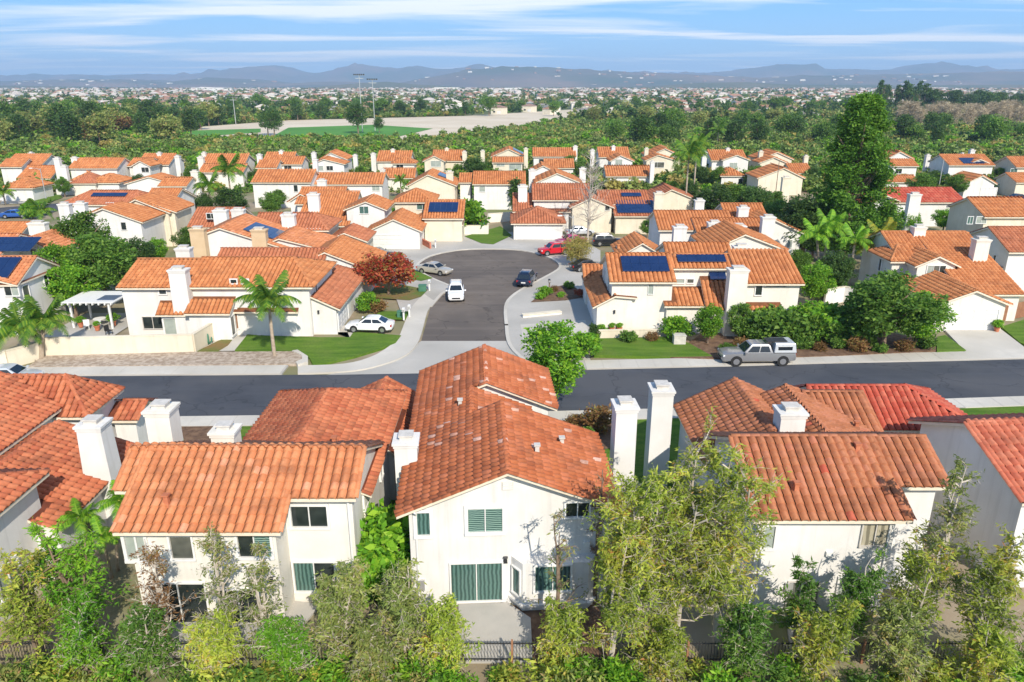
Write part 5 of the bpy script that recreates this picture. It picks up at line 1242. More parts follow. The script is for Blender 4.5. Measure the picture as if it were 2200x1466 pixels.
# ---- garden trees and shrubs among the houses
for key, lab, px, py, top, wide, nm in (
    ('street', 'leafy street tree in front of the road beside the centre house roof', 1190, 878, 682, 1.08, 'tree'),
    ('maple', 'red leafed tree on the corner lawn by the turning circle', 835, 636, 545, 1.15, 'tree'),
    ('straw', 'feathery yellow green bush at the right of the turning circle', 1240, 572, 508, .9, 'shrub'),
    ('bright', 'bright green tree behind the white patio cover', 165, 680, 560, 1.0, 'tree'), ('round', 'spreading green tree left of the palm lawn house', 235, 660, 500, 1.1, 'tree'),
    ('bright', 'yellow green tree nearest the left solar house', 140, 655, 520, .9, 'tree'), ('dark', 'dark tree between the leafy trees and the orange roof', 310, 625, 510, 1.0, 'tree'), ('round', 'tree above the leafy group on the left', 195, 585, 455, 1.0, 'tree'),
    ('dark', 'dark round tree beneath the tall left palms', 500, 478, 400, 1.2, 'tree'), ('round', 'green bush right of the tall left palms', 585, 470, 412, 1.0, 'tree'), ('dark', 'dark bush left of the tall left palms', 440, 480, 415, 1.0, 'tree'),
    ('dark', 'green round tree in the back row beside the cream window gable', 1022, 392, 336, 1.3, 'tree'), ('round', 'small round tree left of the green round tree, back row', 985, 388, 350, 1.0, 'tree'),
    ('column', 'dark upright tree right of the ribbed orange roof', 1108, 450, 377, 1.3, 'tree'), ('round', 'round tree before the plain long back roof', 1225, 388, 334, 1.1, 'tree'),
    ('dark', 'dark leafy tree right of the tall palms', 1530, 480, 395, 1.3, 'tree'), ('round', 'leafy tree before the bay window gable', 1580, 470, 395, 1.3, 'tree'), ('dark', 'dense tree left of the crossed gables', 1620, 480, 400, 1.2, 'tree'), ('round', 'bush beneath the pole left of the conifer', 1665, 520, 430, 1.2, 'tree'), ('dark', 'dark tree tucked under the conifer on the left', 1725, 560, 420, 1.3, 'tree'),
    ('dark', 'dark tree under the conifer on the right', 1885, 560, 450, 1.1, 'tree'), ('bright', 'green tree before the red roof right of the conifer', 1945, 515, 450, 1.0, 'tree'), ('bright', 'leafy bush below the tarp roof on the right', 2025, 500, 448, 1.2, 'tree'), ('round', 'green tree before the right back row houses', 1975, 430, 372, 1.2, 'tree'), ('round', 'round clipped tree by the dark solar wedge', 2050, 428, 374, 1.1, 'tree'),
    ('round', 'large rounded tree beside the white panelled garage', 1895, 752, 585, 1.25, 'tree'), ('bright', 'leafy tree close against the white panelled garage', 1965, 750, 625, 1.1, 'tree'), ('round', 'low spreading tree left of the large rounded tree', 1850, 742, 625, 1.0, 'tree'),
    ('shrub', 'green shrub before the entrance of the blue solar house', 1450, 730, 680, 1.0, 'shrub'), ('bright', 'banana like tree before the tall chimney of the blue solar house', 1520, 742, 652, .8, 'tree'), ('round', 'shrub tree before the tall chimney', 1585, 730, 650, .9, 'tree'),
    ('column', 'upright shrub by the corner drive', 1275, 752, 690, 1.0, 'shrub'), ('shrub', 'round shrub by the corner drive', 1252, 770, 715, 1.0, 'shrub'),
    ('shrub', 'yellow green shrub between the two left drives', 790, 672, 628, .8, 'shrub'), ('broom', 'dry shrub beside the yellow green shrub', 812, 672, 640, .9, 'shrub'), ('shrub', 'round green shrub in the kerb bed right of the side street', 1170, 638, 615, 1.0, 'shrub'),
    ('shrub_mid', 'clipped bush left of the plain white garage', 780, 525, 490, 1.1, 'shrub'), ('shrub', 'tall shrub right of the hipped garage', 1005, 500, 428, .9, 'shrub'),
    ('shrub', 'shrub behind the blue solar house chimney', 1770, 640, 585, 1.0, 'shrub'), ('bright', 'yellow green tree right of the blue solar house', 1745, 660, 560, .9, 'tree'), ('dark', 'dark tree behind the yellow green tree right of the blue solar house', 1790, 640, 540, 1.0, 'tree')):
    x, y = G(px, py); plant(key, lab, x, y, YP(px, top, y)[1], wide=wide, name=nm, cat=nm)
for i, px in enumerate(range(1615, 1850, 26)):
    x, y = G(px, 738 - (i % 2) * 8); plant('shrub' if i % 2 else 'shrub_mid', ORD[i] + ' leafy hedge shrub from the left behind the pickup and planting bed', x, y, 2.6 + .5 * (i % 3), group='hedge shrubs behind the pickup', name='shrub', cat='shrub')
for i, (px, py) in enumerate(((1560, 760), (1590, 752), (1720, 752), (1760, 757), (1800, 752), (1840, 758), (1890, 760), (1940, 757), (1985, 752), (1400, 735), (1350, 738))):
    x, y = G(px, py); plant('broom' if i % 2 else 'shrub_mid', (ORD[i] + ' low shrub from the left in the planting bed along the pavement') if i < 9 else ('low shrub on the corner garden grass, ' + ('right one' if i == 9 else 'left one')), x, y, 1.0 + .25 * (i % 3), group='low shrubs in the planting bed', name='shrub', cat='shrub')
for i, (px, py) in enumerate(((1310, 712), (1340, 708), (1370, 706), (1405, 702), (1290, 716))):
    x, y = G(px, py); plant('shrub', ORD[(1, 2, 3, 4, 0)[i]] + ' small foundation shrub from the left against the corner house wall', x, y, .9 + .2 * (i % 2), group='foundation shrubs by the corner wall', name='shrub', cat='shrub')

for i, (px, py, key, hh) in enumerate(((140, 424, 'round', 4), (300, 412, 'dark', 4), (418, 402, 'round', 5), (545, 405, 'dark', 4), (665, 405, 'bright', 4), (775, 392, 'round', 4), (902, 400, 'bright', 3.5), (1010, 425, 'shrub', 3), (1052, 398, 'round', 4), (1135, 398, 'dark', 4), (1258, 400, 'round', 4), (1382, 402, 'bright', 4), (1505, 402, 'dark', 5), (1545, 405, 'round', 5), (1622, 402, 'round', 5), (1745, 405, 'dark', 5), (1880, 402, 'round', 5), (2003, 402, 'dark', 4), (2140, 402, 'round', 4.5),
        (352, 480, 'bright', 4), (600, 452, 'round', 4), (838, 478, 'shrub', 2.5), (1290, 480, 'shrub', 3), (1390, 512, 'round', 3), (1480, 440, 'dark', 5), (1440, 430, 'round', 4), (1700, 505, 'dark', 5), (1660, 470, 'round', 5), (2045, 475, 'bright', 4), (2150, 520, 'round', 4), (340, 575, 'bright', 4), (405, 548, 'round', 4), (1712, 605, 'round', 4), (1745, 560, 'dark', 6), (2062, 612, 'shrub', 2.5), (70, 470, 'shrub', 3), (120, 560, 'round', 5), (60, 600, 'shrub', 3), (30, 560, 'round', 4))):
    x, y = G(px, py); plant(key, (ORD[i] + ' garden tree from the left in the gaps between the back row houses') if i < 19 else (ORD[i - 19] + ' small garden tree of those scattered between the middle distance roofs'), x, y, hh, group='garden greenery between the houses', name='garden_tree')
for i, (px, py, key, hh) in enumerate(((1160, 645, 'shrub', .9), (1190, 628, 'broom', .8), (1222, 622, 'shrub_mid', 1.0), (1245, 640, 'maple', 1.0), (1205, 640, 'shrub', .7), (1235, 918, 'broom', 1.0), (1285, 925, 'broom', 1.9), (1262, 945, 'shrub_mid', .9), (1225, 955, 'broom', .8))):
    x, y = G(px, py); plant(key, (ORD[(0, 1, 3, 4, 2)[i]] + ' low plant from the left in the kerb bed right of the side street') if py < 700 else (('leftmost', 'tallest brown', 'nearest green', 'nearest brown')[i - 5] + ' low plant in the bed right of the centre house roof'), x, y, hh, group='bed plants ' + ('at the kerb' if py < 700 else 'by the centre house'), name='shrub', cat='shrub')
# ---- bare winter tree
rng = np.random.default_rng(77); mb, P = skeleton(rng, 13.0, 3, 2.4, 66, 5.0, 13, 0, low=.22, twig=.36)
x, y = G(1262, 525); e = tag(empty('bare_tree', (x, y, 0)), 'leafless pale tree at the right of the turning circle', 'tree'); mb.build('trunk', 'bark_pale', e)

# ------------------------------------------------------------------ the valley: scrub, woods, town, hills
def poly_mask(P, poly):
    x, y = P[:, 0], P[:, 1]; c = np.zeros(len(P), bool); n = len(poly)
    for i in range(n):
        (ax, ay), (bx, by) = poly[i], poly[(i + 1) % n]
        m = ((ay > y) != (by > y)) & (x < (bx - ax) * (y - ay) / (by - ay + 1e-9) + ax); c ^= m
    return c
FIELDS = [px_poly(p) for p in ([(560, 298), (620, 272), (800, 266), (930, 274), (830, 302), (590, 304)], [(345, 296), (420, 278), (560, 274), (570, 300), (430, 303)],
          [(400, 302), (430, 270), (620, 258), (1000, 248), (1250, 234), (1290, 250), (1120, 276), (930, 302), (700, 304)], [(150, 330), (230, 326), (420, 326), (480, 333), (150, 339)])]
def scatter_nodes(name, protos, points, scales, kind='stuff'):
    """plants nobody could count: one object whose points carry small plants"""
    col = bpy.data.collections.new(name + '_plants')
    for i, me in enumerate(protos): col.objects.link(bpy.data.objects.new(name + '_plant', me))
    me = bpy.data.meshes.new(name); me.from_pydata([tuple(p) for p in points], [], [])
    a = me.attributes.new('size', 'FLOAT', 'POINT'); a.data.foreach_set('value', np.asarray(scales, dtype=np.float32))
    o = tag(link(bpy.data.objects.new(name, me)), kind=kind)
    ng = bpy.data.node_groups.new(name, 'GeometryNodeTree')
    ng.interface.new_socket('Geometry', in_out='INPUT', socket_type='NodeSocketGeometry'); ng.interface.new_socket('Geometry', in_out='OUTPUT', socket_type='NodeSocketGeometry')
    N, Lk = ng.nodes, ng.links
    gi, go = N.new('NodeGroupInput'), N.new('NodeGroupOutput')
    ip = N.new('GeometryNodeInstanceOnPoints'); ci = N.new('GeometryNodeCollectionInfo'); ci.inputs['Collection'].default_value = col
    ci.inputs['Separate Children'].default_value = True; ci.inputs['Reset Children'].default_value = True
    ip.inputs['Pick Instance'].default_value = True
    at = N.new('GeometryNodeInputNamedAttribute'); at.data_type = 'FLOAT'; at.inputs['Name'].default_value = 'size'
    rv = N.new('FunctionNodeRandomValue'); rv.data_type = 'FLOAT_VECTOR'; rv.inputs['Max'].default_value = (0.12, 0.12, 6.28)
    Lk.new(gi.outputs[0], ip.inputs['Points']); Lk.new(ci.outputs[0], ip.inputs['Instance']); Lk.new(at.outputs[0], ip.inputs['Scale']); Lk.new(rv.outputs[0], ip.inputs['Rotation'])
    Lk.new(ip.outputs[0], go.inputs[0])
    md = o.modifiers.new('scatter', 'NODES'); md.node_group = ng
    return o
def bush_mesh(seed, leaf, n=12, lps=26, size=.42, rz=.75):
    rng = np.random.default_rng(seed)
    P = clump_leaves(rng, n, size, lps, .5, crown_ellipsoid(1.1, 1.1, rz, .9, .55))
    V, F = leaf_quads(P, size, .8, rng); return npmesh('bush', V, F, [leaf], rng.random(len(F)))
BUSH = [bush_mesh(1, 'leaf_scrub'), bush_mesh(2, 'leaf_mid'), bush_mesh(3, 'leaf_scrub', rz=1.3), bush_mesh(4, 'leaf_olive'), bush_mesh(5, 'leaf_scrub'), bush_mesh(6, 'leaf_bright'), bush_mesh(7, 'leaf_scrub', rz=.6), bush_mesh(8, 'leaf_straw', rz=.6)]
n = 56000
yy = 166 + (600 - 166) * NR.random(n) ** .8; xx = (NR.random(n) * 2 - 1) * (yy * .78 + 25); PTS = np.stack([xx, yy, np.full(n, -.35)], 1)
keep = np.ones(n, bool)
for f in FIELDS: keep &= ~poly_mask(PTS, f)
keep &= ~poly_mask(PTS, px_poly([(430, 262), (900, 240), (1250, 232), (2600, 236), (2600, 205), (-400, 205), (-400, 250)]))
scatter_nodes('scrub', BUSH, PTS[keep], .55 + 1.5 * NR.random(keep.sum()) ** 2)
# undergrowth on the bank nearest the camera
rngb = np.random.default_rng(8)
BK = []
for sd, lf in ((11, 'leaf_gum'), (12, 'leaf_bright'), (13, 'leaf_olive'), (14, 'leaf_mid')):
    P = clump_leaves(rngb, 14, .16, 42, .3, crown_ellipsoid(.55, .55, .45, .5, .28)); V, F = leaf_quads(P, .17, .35, rngb); BK.append(npmesh('undergrowth_bush', V, F, [lf], rngb.random(len(F))))
pts = np.stack([NR.uniform(-26, 27, 250), NR.uniform(21.0, 24.4, 250), np.full(250, -.2)], 1)
keep = ~poly_mask(pts, px_poly([(985, 1300), (1150, 1296), (1155, 1420), (985, 1420)]))
scatter_nodes('undergrowth', BK, pts[keep], NR.uniform(.6, 1.5, keep.sum()))

# individual trees in the valley
def belt(key, label, group, spots, hmin, hmax, name='tree', cat='tree'):
    for px, py in spots:
        x, y = G(px, py); plant(key, label, x, y, rnd.uniform(hmin, hmax), group=group, name=name, cat=cat, z=-.3, wide=rnd.uniform(.9, 1.25))
def spots(n, x0, x1, y0, y1, seed):
    r = random.Random(seed); return [(x0 + (x1 - x0) * (i + r.random()) / n, r.uniform(y0, y1)) for i in range(n)]
WL_ = 'trees of the wood left of the sports field'
belt('far_dark', 'dark green tree of the wood left of the sports field', WL_, spots(20, -40, 440, 268, 322, 1), 10, 17)
belt('far_olive', 'olive green tree of the wood left of the sports field', WL_, spots(16, -20, 470, 262, 318, 2), 9, 15)
belt('far_round', 'fresh green tree of the wood left of the sports field', WL_, spots(14, -20, 330, 255, 300, 3), 10, 16)
belt('far_brown', 'brownish tree of the wood left of the sports field', WL_, spots(7, 60, 300, 285, 315, 4), 8, 12)
BR = 'trees in the belt behind the back row on the right'
belt('far_round', 'green tree in the belt behind the back row on the right', BR, spots(18, 1290, 2220, 275, 320, 5), 8, 13)
belt('far_dark', 'dark green tree in the belt behind the back row on the right', BR, spots(16, 1330, 2230, 285, 325, 6), 8, 13)
belt('far_olive', 'olive green tree in the belt behind the back row on the right', BR, spots(12, 1250, 2230, 262, 300, 7), 7, 11)
belt('far_cone', 'dark upright conifer of the row right of the huge conifer', 'dark conifers beyond the huge conifer', spots(12, 1880, 2010, 240, 248, 8), 19, 27, 'conifer')
belt('far_dark', 'dark tree of the grove along the town edge at the right', 'grove along the town edge at the right', spots(18, 1985, 2230, 232, 244, 9), 14, 20)
belt('far_bare', 'bare grey winter tree in the valley at the right', 'bare winter trees at the right', spots(34, 1925, 2240, 262, 280, 10), 11, 15, 'bare_tree')
belt('far_dark', 'dark tree standing along the edge of the sports field', 'trees along the sports field', [(498, 262), (470, 268), (640, 258), (690, 256), (860, 248), (905, 246), (1000, 246), (1080, 243), (815, 285), (770, 287), (576, 290), (590, 294)], 8, 15)
belt('far_round', 'green tree on the near side of the houses at the town edge', 'trees at the near edge of the town', spots(30, 480, 1900, 236, 250, 12), 9, 15)
for lab, px, py, top in (('tall slim palm left of the sports field, left one', 402, 268, 226), ('tall slim palm left of the sports field, right one', 466, 266, 230), ('palm standing in the belt behind the bay window gable', 1540, 322, 282), ('palm with pale stem in the belt right of centre', 1425, 280, 246)):
    x, y = G(px, py); palm(lab, x, y, YP(px, top, y)[1], 4.0, 13, z=-.3)
# sports field floodlights and stand walls
for lab, px, py, top in (('tall floodlight mast at the sports field, the taller left one', 779, 283, 160), ('tall floodlight mast at the sports field, the right one', 806, 281, 170), ('floodlight mast at the left end of the sports field', 507, 268, 208)):
    x, y = G(px, py); zt = YP(px, top, y)[1]
    e = tag(empty('floodlight_mast', (x, y, -.3)), lab, 'mast'); mb = MB(); mb.tube([(0, 0, 0), (0, 0, zt * .5), (0, 0, zt)], [.24, .2, .14], 8); mb.build('mast', 'metal_pale', e)
    mb = MB(); mb.box(-2.8, 2.8, -.15, .15, zt - .2, zt + .1); mb.box(-2.0, 2.0, -.12, .12, zt - 1.7, zt - 1.45); mb.build('crossarm', 'metal_pale', e)
    for i in range(6):
        mb = MB(); mb.box(-2.7 + i * .95, -2.1 + i * .95, -.5, -.16, zt - .1, zt + .5); mb.build('floodlight', 'metal_dark', e)
# the town: nearest 300 houses singly, the rest as one mass
def town_mesh(seed, wall, roof, hip=True):
    r = random.Random(seed); w, d, hh, rr = r.uniform(9, 15), r.uniform(8, 11), r.uniform(3, 5.5), r.uniform(1.6, 2.4)
    mb = MB(); mb.box(-w / 2, w / 2, -d / 2, d / 2, -.5, hh)
    W, D = w / 2 + .5, d / 2 + .5; k = D * .9 if hip else 0; a = [(-W, -D, hh), (W, -D, hh), (W, D, hh), (-W, D, hh)]; b = [(-W + k, 0, hh + rr), (W - k, 0, hh + rr)]
    mb.poly([a[0], a[1], b[1], b[0]], 1); mb.poly([a[2], a[3], b[0], b[1]], 1); mb.poly([a[1], a[2], b[1]], 1 if hip else 0); mb.poly([a[3], a[0], b[0]], 1 if hip else 0)
    mb.box(-w * .3, -w * .12, -d / 2 - .06, -d / 2 + .1, 1.0, 2.3, 2); mb.box(w * .05, w * .38, -d / 2 - .06, -d / 2 + .1, .1, 2.3, 3)
    return mb, [wall, roof, 'glass_dark', 'door_white']
for nm, c1, c2 in (('roof_terracotta', (0.34, 0.17, 0.11), (0.42, 0.23, 0.15)), ('roof_grey', (0.22, 0.20, 0.19), (0.30, 0.27, 0.25)), ('roof_pale', (0.50, 0.44, 0.38), (0.60, 0.54, 0.48)), ('roof_brown', (0.24, 0.15, 0.11), (0.32, 0.21, 0.16))): mat(nm, c1, c2, .3, .9)
TW_ = [town_mesh(i, w, rf, i % 3 != 0) for i, (w, rf) in enumerate((('stucco_white', 'roof_terracotta'), ('stucco_cream', 'roof_brown'), ('stucco_warm', 'roof_grey'), ('stucco_white', 'roof_pale'), ('stucco_cream', 'roof_terracotta'), ('stucco_warm', 'roof_pale'), ('stucco_white', 'roof_brown'), ('stucco_warm', 'roof_terracotta')))]
TWO = []
for i, (mb, ms) in enumerate(TW_):
    o = mb.build('town_house', ms); TWO.append(o.data); bpy.data.objects.remove(o)
rt = random.Random(5); cand = []
yv = 470.0
while yv < 3400:
    W_ = yv * .74 + 30; xv = -W_ + rt.uniform(0, 20)
    while xv < W_:
        pxv = 1100 + FPX * xv / (yv * math.cos(PITCH) + CAMH * math.sin(PITCH))
        lim = 640 if pxv < 420 else (600 if pxv < 1300 else 500)
        if yv > lim and not (pxv > 1780 and yv < 800): cand.append((xv + rt.uniform(-5, 5), yv + rt.uniform(-6, 6)))
        xv += rt.uniform(19, 52) * (1 + yv / 2600)
    yv += rt.uniform(28, 42) * (1 + yv / 2600)
cand.sort(key=lambda c: c[1])
TLAB = ('white walled town house with terracotta hipped roof', 'cream town house with brown roof', 'town house with grey roof', 'white town house with pale roof', 'cream town house with terracotta roof', 'town house with pale hipped roof', 'white town house with brown gable roof', 'warm white town house with terracotta roof')
for i, (x, y) in enumerate(cand[:300]):
    k = rt.randrange(8); o = link(bpy.data.objects.new('town_house', TWO[k])); o.location = (x, y, 0); o.rotation_euler = (0, 0, rt.choice((0, .3, -.4, 1.57, .8)))
    tag(o, TLAB[k] + ' in the valley beyond the scrub', 'house', 'town houses in the valley: ' + TLAB[k])
vv, ff, mi, off = [], [], [], 0
allm = ['stucco_white', 'stucco_cream', 'stucco_warm', 'roof_terracotta', 'roof_grey', 'roof_pale', 'roof_brown', 'glass_dark', 'door_white']
mb = MB()
for x, y in cand[300:]:
    b_, ms = TW_[rt.randrange(8)]; a = rt.choice((0, .3, -.4, 1.57)); c_, s_ = math.cos(a), math.sin(a); n0 = len(mb.v); sc_ = rt.uniform(.9, 1.3)
    mb.v += [(x + (vx * c_ - vy * s_) * sc_, y + (vx * s_ + vy * c_) * sc_, vz * sc_) for vx, vy, vz in b_.v]
    mb.f += [[n0 + q for q in f] for f in b_.f]; mb.m += [allm.index(ms[k]) for k in b_.m]
for i in range(16):   # long pale commercial buildings near the hills
    x, y = G(rt.choice((rt.uniform(940, 1300), rt.uniform(400, 520), rt.uniform(1200, 2100))), rt.uniform(190, 198)); w = rt.uniform(20, 55); mb.box(x - w, x + w, y, y + 40, 0, rt.uniform(6, 9), rt.choice((0, 2, 5)))
tag(mb.build('distant_town', allm), kind='stuff')
TR = [bush_mesh(31, 'leaf_dark', 9, 18, .5, 1.3), bush_mesh(32, 'leaf_mid', 9, 18, .5, 1.0), bush_mesh(33, 'leaf_olive', 9, 18, .5, 1.2)]
n = 15000
yy = 480 + 3100 * NR.random(n) ** 1.5; xx = (NR.random(n) * 2 - 1) * (yy * .76 + 30); P = np.stack([xx, yy, np.full(n, -.4)], 1)
keep = np.ones(n, bool)
for f in FIELDS: keep &= ~poly_mask(P, f)
scatter_nodes('town_trees', TR, P[keep], NR.uniform(1.7, 3.6, keep.sum()))

# hills
HILL = {}
def hills(name, D, depth, prof, seed, m, rough):
    pxs = np.linspace(-500, 2700, 321); pyv = np.interp(pxs, [p[0] for p in prof], [p[1] for p in prof])
    rg = np.random.default_rng(seed); ny = 26
    X = np.zeros((ny, len(pxs))); Yv = np.zeros_like(X); Z = np.zeros_like(X)
    for i in range(len(pxs)):
        x, z = YP(pxs[i], pyv[i], D)
        for j in range(ny):
            t = j / (ny - 1) * 2 - 1
            X[j, i] = x * (1 + t * .5 * depth / D * .6); Yv[j, i] = D + t * depth; Z[j, i] = (z + 25) * max(0, math.cos(t * math.pi / 2)) ** 1.25 - 25
    nz_ = np.zeros_like(Z)
    for k in range(22):
        fx, fy, ph = rg.normal(0, 1 / 500 * (1 + k * .35)), rg.normal(0, 1 / 400 * (1 + k * .35)), rg.uniform(0, 6.28)
        nz_ += np.sin(X * fx * 2.2 + Yv * fy * 2.2 + ph) / (1 + k * .35)
    edge = np.abs(np.linspace(-1, 1, ny))[:, None]
    Z = Z + nz_ * rough * np.clip(edge * 2.2, 0.06, 1) * np.clip(1.15 - edge, 0, 1) * np.clip((Z + 25) / 90, .15, 1.4)
    I = np.arange(ny * len(pxs)).reshape(ny, -1)
    F = np.stack([I[:-1, :-1], I[:-1, 1:], I[1:, 1:], I[1:, :-1]], -1).reshape(-1, 4)
    HILL[name] = (X, Yv, Z)
    me = npmesh(name, np.stack([X, Yv, Z], -1).reshape(-1, 3), F, [m], smooth=True)
    tag(link(bpy.data.objects.new(name, me)), kind='structure')
hills('hills', 10500, 2600, [(-500, 168), (0, 165), (60, 163), (95, 160), (140, 170), (190, 163), (330, 160), (400, 162), (470, 158), (540, 146), (590, 140), (640, 152), (690, 161), (720, 152), (780, 138), (840, 148), (900, 142), (945, 150), (985, 148), (1030, 140), (1070, 146), (1150, 148), (1250, 152), (1320, 156), (1420, 157), (1500, 158), (1560, 154), (1610, 148), (1680, 138), (1740, 148), (1820, 150), (1910, 152), (1985, 136), (2060, 144), (2110, 150), (2200, 150), (2700, 158)], 3, 'hill', 17)
hills('foothills', 6200, 1700, [(-500, 174), (0, 176), (150, 170), (300, 172), (390, 179), (460, 168), (560, 171), (640, 180), (720, 175), (850, 180), (940, 164), (1000, 154), (1080, 146), (1150, 145), (1250, 149), (1380, 157), (1450, 160), (1540, 166), (1620, 168), (1700, 164), (1900, 160), (2050, 157), (2200, 158), (2700, 164)], 4, 'hill', 12)
hills('low_ridge', 3900, 500, [(-500, 186), (0, 184), (300, 188), (650, 190), (780, 178), (830, 176), (900, 182), (1000, 188), (1400, 186), (1500, 178), (1600, 177), (1700, 182), (1900, 184), (2200, 182), (2700, 180)], 6, 'hill_green', 4)

# pale buildings scattered over the foothill slopes
X, Yv, Z = HILL['foothills']; mb = MB(); rh = random.Random(9)
for i in range(170):
    c = rh.choice((rh.uniform(60, 95), rh.uniform(140, 250), rh.uniform(150, 250), rh.uniform(70, 250))); ci, ri = int(c), rh.randrange(3, 12)
    x, y, z = X[ri, ci] + rh.uniform(-50, 50), Yv[ri, ci], Z[ri, ci]; w = rh.uniform(5, 20); mb.box(x - w, x + w, y - 8, y + 8, z - 6, z + rh.uniform(3, 6), rh.choice((1, 2, 3, 3)))
tag(mb.build('hillside_buildings', ['stucco_white', 'stucco_warm', 'roof_pale', 'roof_brown']), kind='stuff')
# haze
hm = bpy.data.materials.new('haze'); hm.use_nodes = True; nt = hm.node_tree; nt.nodes.clear()
oo = nt.nodes.new('ShaderNodeOutputMaterial'); pv = nt.nodes.new('ShaderNodeVolumePrincipled')
pv.inputs['Color'].default_value = (0.50, 0.72, 1.0, 1); pv.inputs['Density'].default_value = 0.000125; pv.inputs['Anisotropy'].default_value = 0.0
nt.links.new(pv.outputs[0], oo.inputs['Volume']); M['haze'] = hm
mb = MB(); mb.box(-16500, 16500, -400, 15500, -27, 390); tag(mb.build('haze', 'haze'), kind='stuff')

# ------------------------------------------------------------------ vehicles
def loft(mb, secs, m=0):
    n0 = len(mb.v); k = len(secs[0])
    for s_ in secs: mb.v += [tuple(p) for p in s_]
    for i in range(len(secs) - 1):
        for q in range(k):
            q2 = (q + 1) % k
            mb.f.append([n0 + i * k + q, n0 + i * k + q2, n0 + (i + 1) * k + q2, n0 + (i + 1) * k + q]); mb.m.append(m)
    mb.f.append([n0 + q for q in range(k)][::-1]); mb.m.append(m); mb.f.append([n0 + (len(secs) - 1) * k + q for q in range(k)]); mb.m.append(m)
SHAPES = {  # length, half width, body stations (x, half width, bottom, top), cabin (x windscreen foot, windscreen top, rear top, rear foot), belt, roof height, wheel radius, wheel x
    'sedan': (4.7, .9, [(2.33, .62, .38, .62), (2.22, .78, .26, .72), (1.7, .88, .22, .84), (.9, .9, .22, .92), (-1.2, .9, .22, .96), (-1.9, .88, .24, .98), (-2.25, .78, .30, .92), (-2.34, .64, .42, .80)], (1.05, .30, -.95, -1.75), .93, 1.45, .33, (1.42, -1.38)),
    'suv': (4.6, .93, [(2.27, .66, .42, .78), (2.18, .82, .30, .92), (1.7, .91, .27, 1.0), (.9, .93, .27, 1.05), (-1.6, .93, .27, 1.06), (-2.05, .90, .30, 1.05), (-2.25, .84, .36, 1.0), (-2.32, .72, .46, .9)], (1.05, .45, -1.85, -2.15), 1.04, 1.70, .37, (1.40, -1.36)),
    'pickup': (5.8, .96, [(2.87, .70, .48, .86), (2.78, .86, .36, 1.0), (2.2, .94, .34, 1.08), (1.2, .96, .34, 1.12), (-1.0, .96, .34, 1.12), (-2.5, .96, .36, 1.12), (-2.82, .92, .40, 1.10), (-2.88, .86, .48, 1.0)], (1.25, .60, -.75, -1.05), 1.10, 1.78, .40, (1.80, -1.85)),
}
